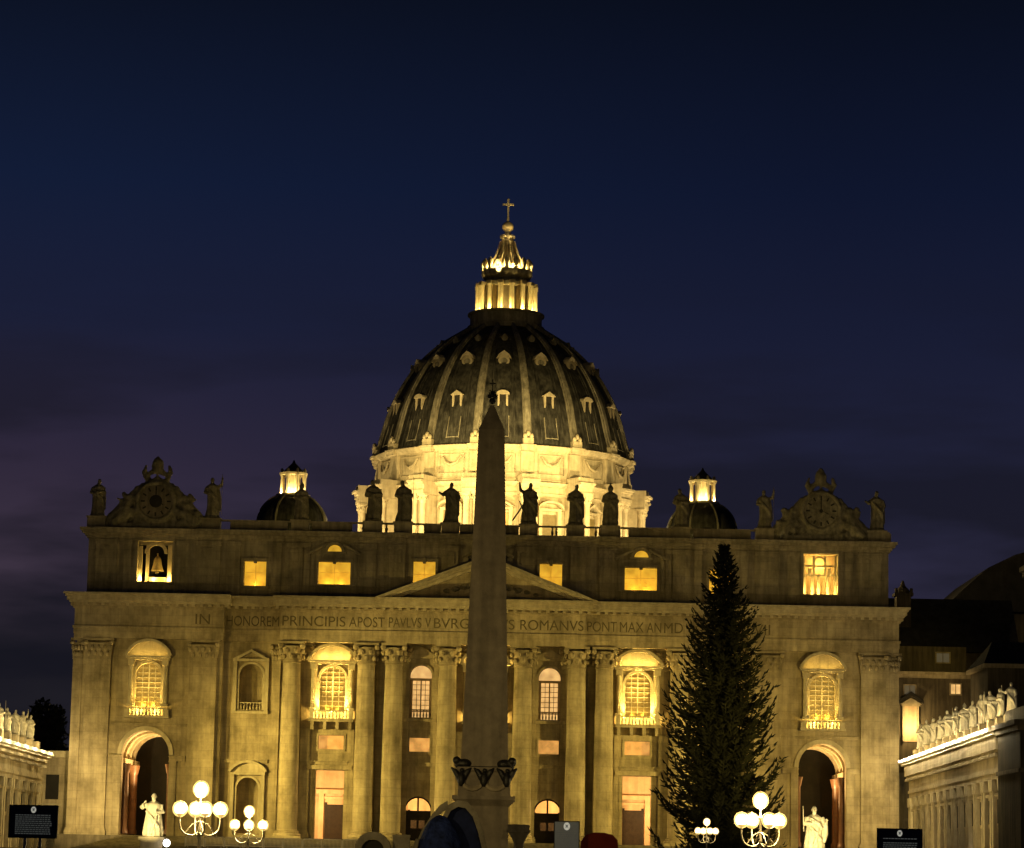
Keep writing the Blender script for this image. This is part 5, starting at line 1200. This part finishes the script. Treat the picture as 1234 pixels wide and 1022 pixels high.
m.strip(A, B, -1.1, -.5); m.tube([(-2.0,-1.2,2.2),(-1.9,-1.3,2.9)], [.25,.12], 8); m.obj('left_rim', PLS, gt)
m = MB(); c0 = .25
OUT = [(c0-1.0,3.2),(c0-.85,4.1),(c0-.55,4.75),(c0-.05,5.02),(c0+.5,4.95),(c0+1.0,4.4),(c0+1.35,3.5),(c0+1.65,2.3),(c0+2.0,1.2),(c0+2.2,0)]
INN = [(c0-.8,3.2),(c0-.65,3.95),(c0-.4,4.45),(c0,4.68),(c0+.4,4.6),(c0+.8,4.15),(c0+1.12,3.3),(c0+1.4,2.2),(c0+1.7,1.2),(c0+1.9,0)]
m.strip(OUT, INN, -1.3, -.6); m.obj('arch_rim', PLS, gt)
m = MB(); m.prism(INN+[(c0-.9,0)], -.62, 1.2); m.obj('cave', NAVY2, gt)
ra = empty('round_arch', (-1.9,-236,0)); tag(ra, 'pale ring shaped plaster arch with a dark hollow, left of the nativity grotto', 'arch')
m = MB(); m.strip([(-1.0,0)]+arc(0,2.25,.98,16)+[(1.0,0)], [(-.66,0)]+arc(0,2.2,.62,16)+[(.66,0)], -.3, .3); m.obj('ring', PLS, ra, True)
m = MB(); m.prism([(-.64,0)]+arc(0,2.2,.61,16)+[(.64,0)], .1, .25); m.obj('hollow', SHADE, ra)  # dark panel filling the ring, its shade put in as colour
lw = empty('low_wall', (-.55,-235.4,0)); tag(lw, 'low pale wall between the ring arch and the grotto', 'wall'); m = MB(); m.box(-.3, .62, -.2, .2, 0, 2.95); m.box(-.33, .65, -.25, .25, 2.95, 3.1); m.obj('masonry', PLS, lw)
ur = empty('stone_basin', (5.95,-226,0)); tag(ur, 'broken stone capital on a short shaft right of the obelisk foot', 'stone capital'); 
m = MB(); m.lathe([(.45,0),(.45,.3),(.28,.5),(.26,2.2),(.32,2.4),(.28,2.8),(.4,3.1),(.62,3.45)], n=14); m.obj('shaft', PLS, ur, True)
m = MB(); m.box(-.72, .66, -.6, .6, 3.45, 3.62); m.box(-.66, .6, -.55, .55, 3.62, 3.9)
m.obj('capital', PLS, ur)
# crowd barriers and chairs before the steps
def barrier():
    t = empty('crowd_barrier', (0,0,0)); m = MB()
    m.tube([(-1.1,0,.1),(-1.1,0,1.15),(-1.0,0,1.25),(1.0,0,1.25),(1.1,0,1.15),(1.1,0,.1)], .07, 6); m.tube([(-1.1,0,.25),(1.1,0,.25)], .05, 6); m.obj('frame', MARBLE, t)
    m = MB()
    for k in range(13): m.tube([(-.95+k*.158,0,.25),(-.95+k*.158,0,1.25)], .03, 4)
    m.obj('bars', MARBLE, t)
    for sx in (-.8, .8): m = MB(); m.box(sx-.04, sx+.04, -.35, .35, 0, .12); m.obj('foot', IRON, t)
    return t
lamp('SPOT', (-24, -84, 6), 5200, (1,.85,.55), (-24, -50, 3.2), .3, 50, 1)  # unseen spot added to pick out the barriers
b0 = barrier(); b0.location = (-33.5,-50,2.8)
pl = ['below the lower street lamp','just right of the lower street lamp','below the first column from the left','between the first column and the left portal','left of the left portal','in front of the left portal','right of the left portal','below the second column from the left','right of the second column from the left']
for k in range(9):
    o = b0 if k == 0 else copy_tree(b0, loc=(-33.5+2.35*k, -50+.3*sin(k*2), 2.8), rz=.12*sin(k*3.1))
    tag(o, f'pale metal crowd barrier standing {pl[k]}', 'barrier', 'crowd barriers before the church steps')
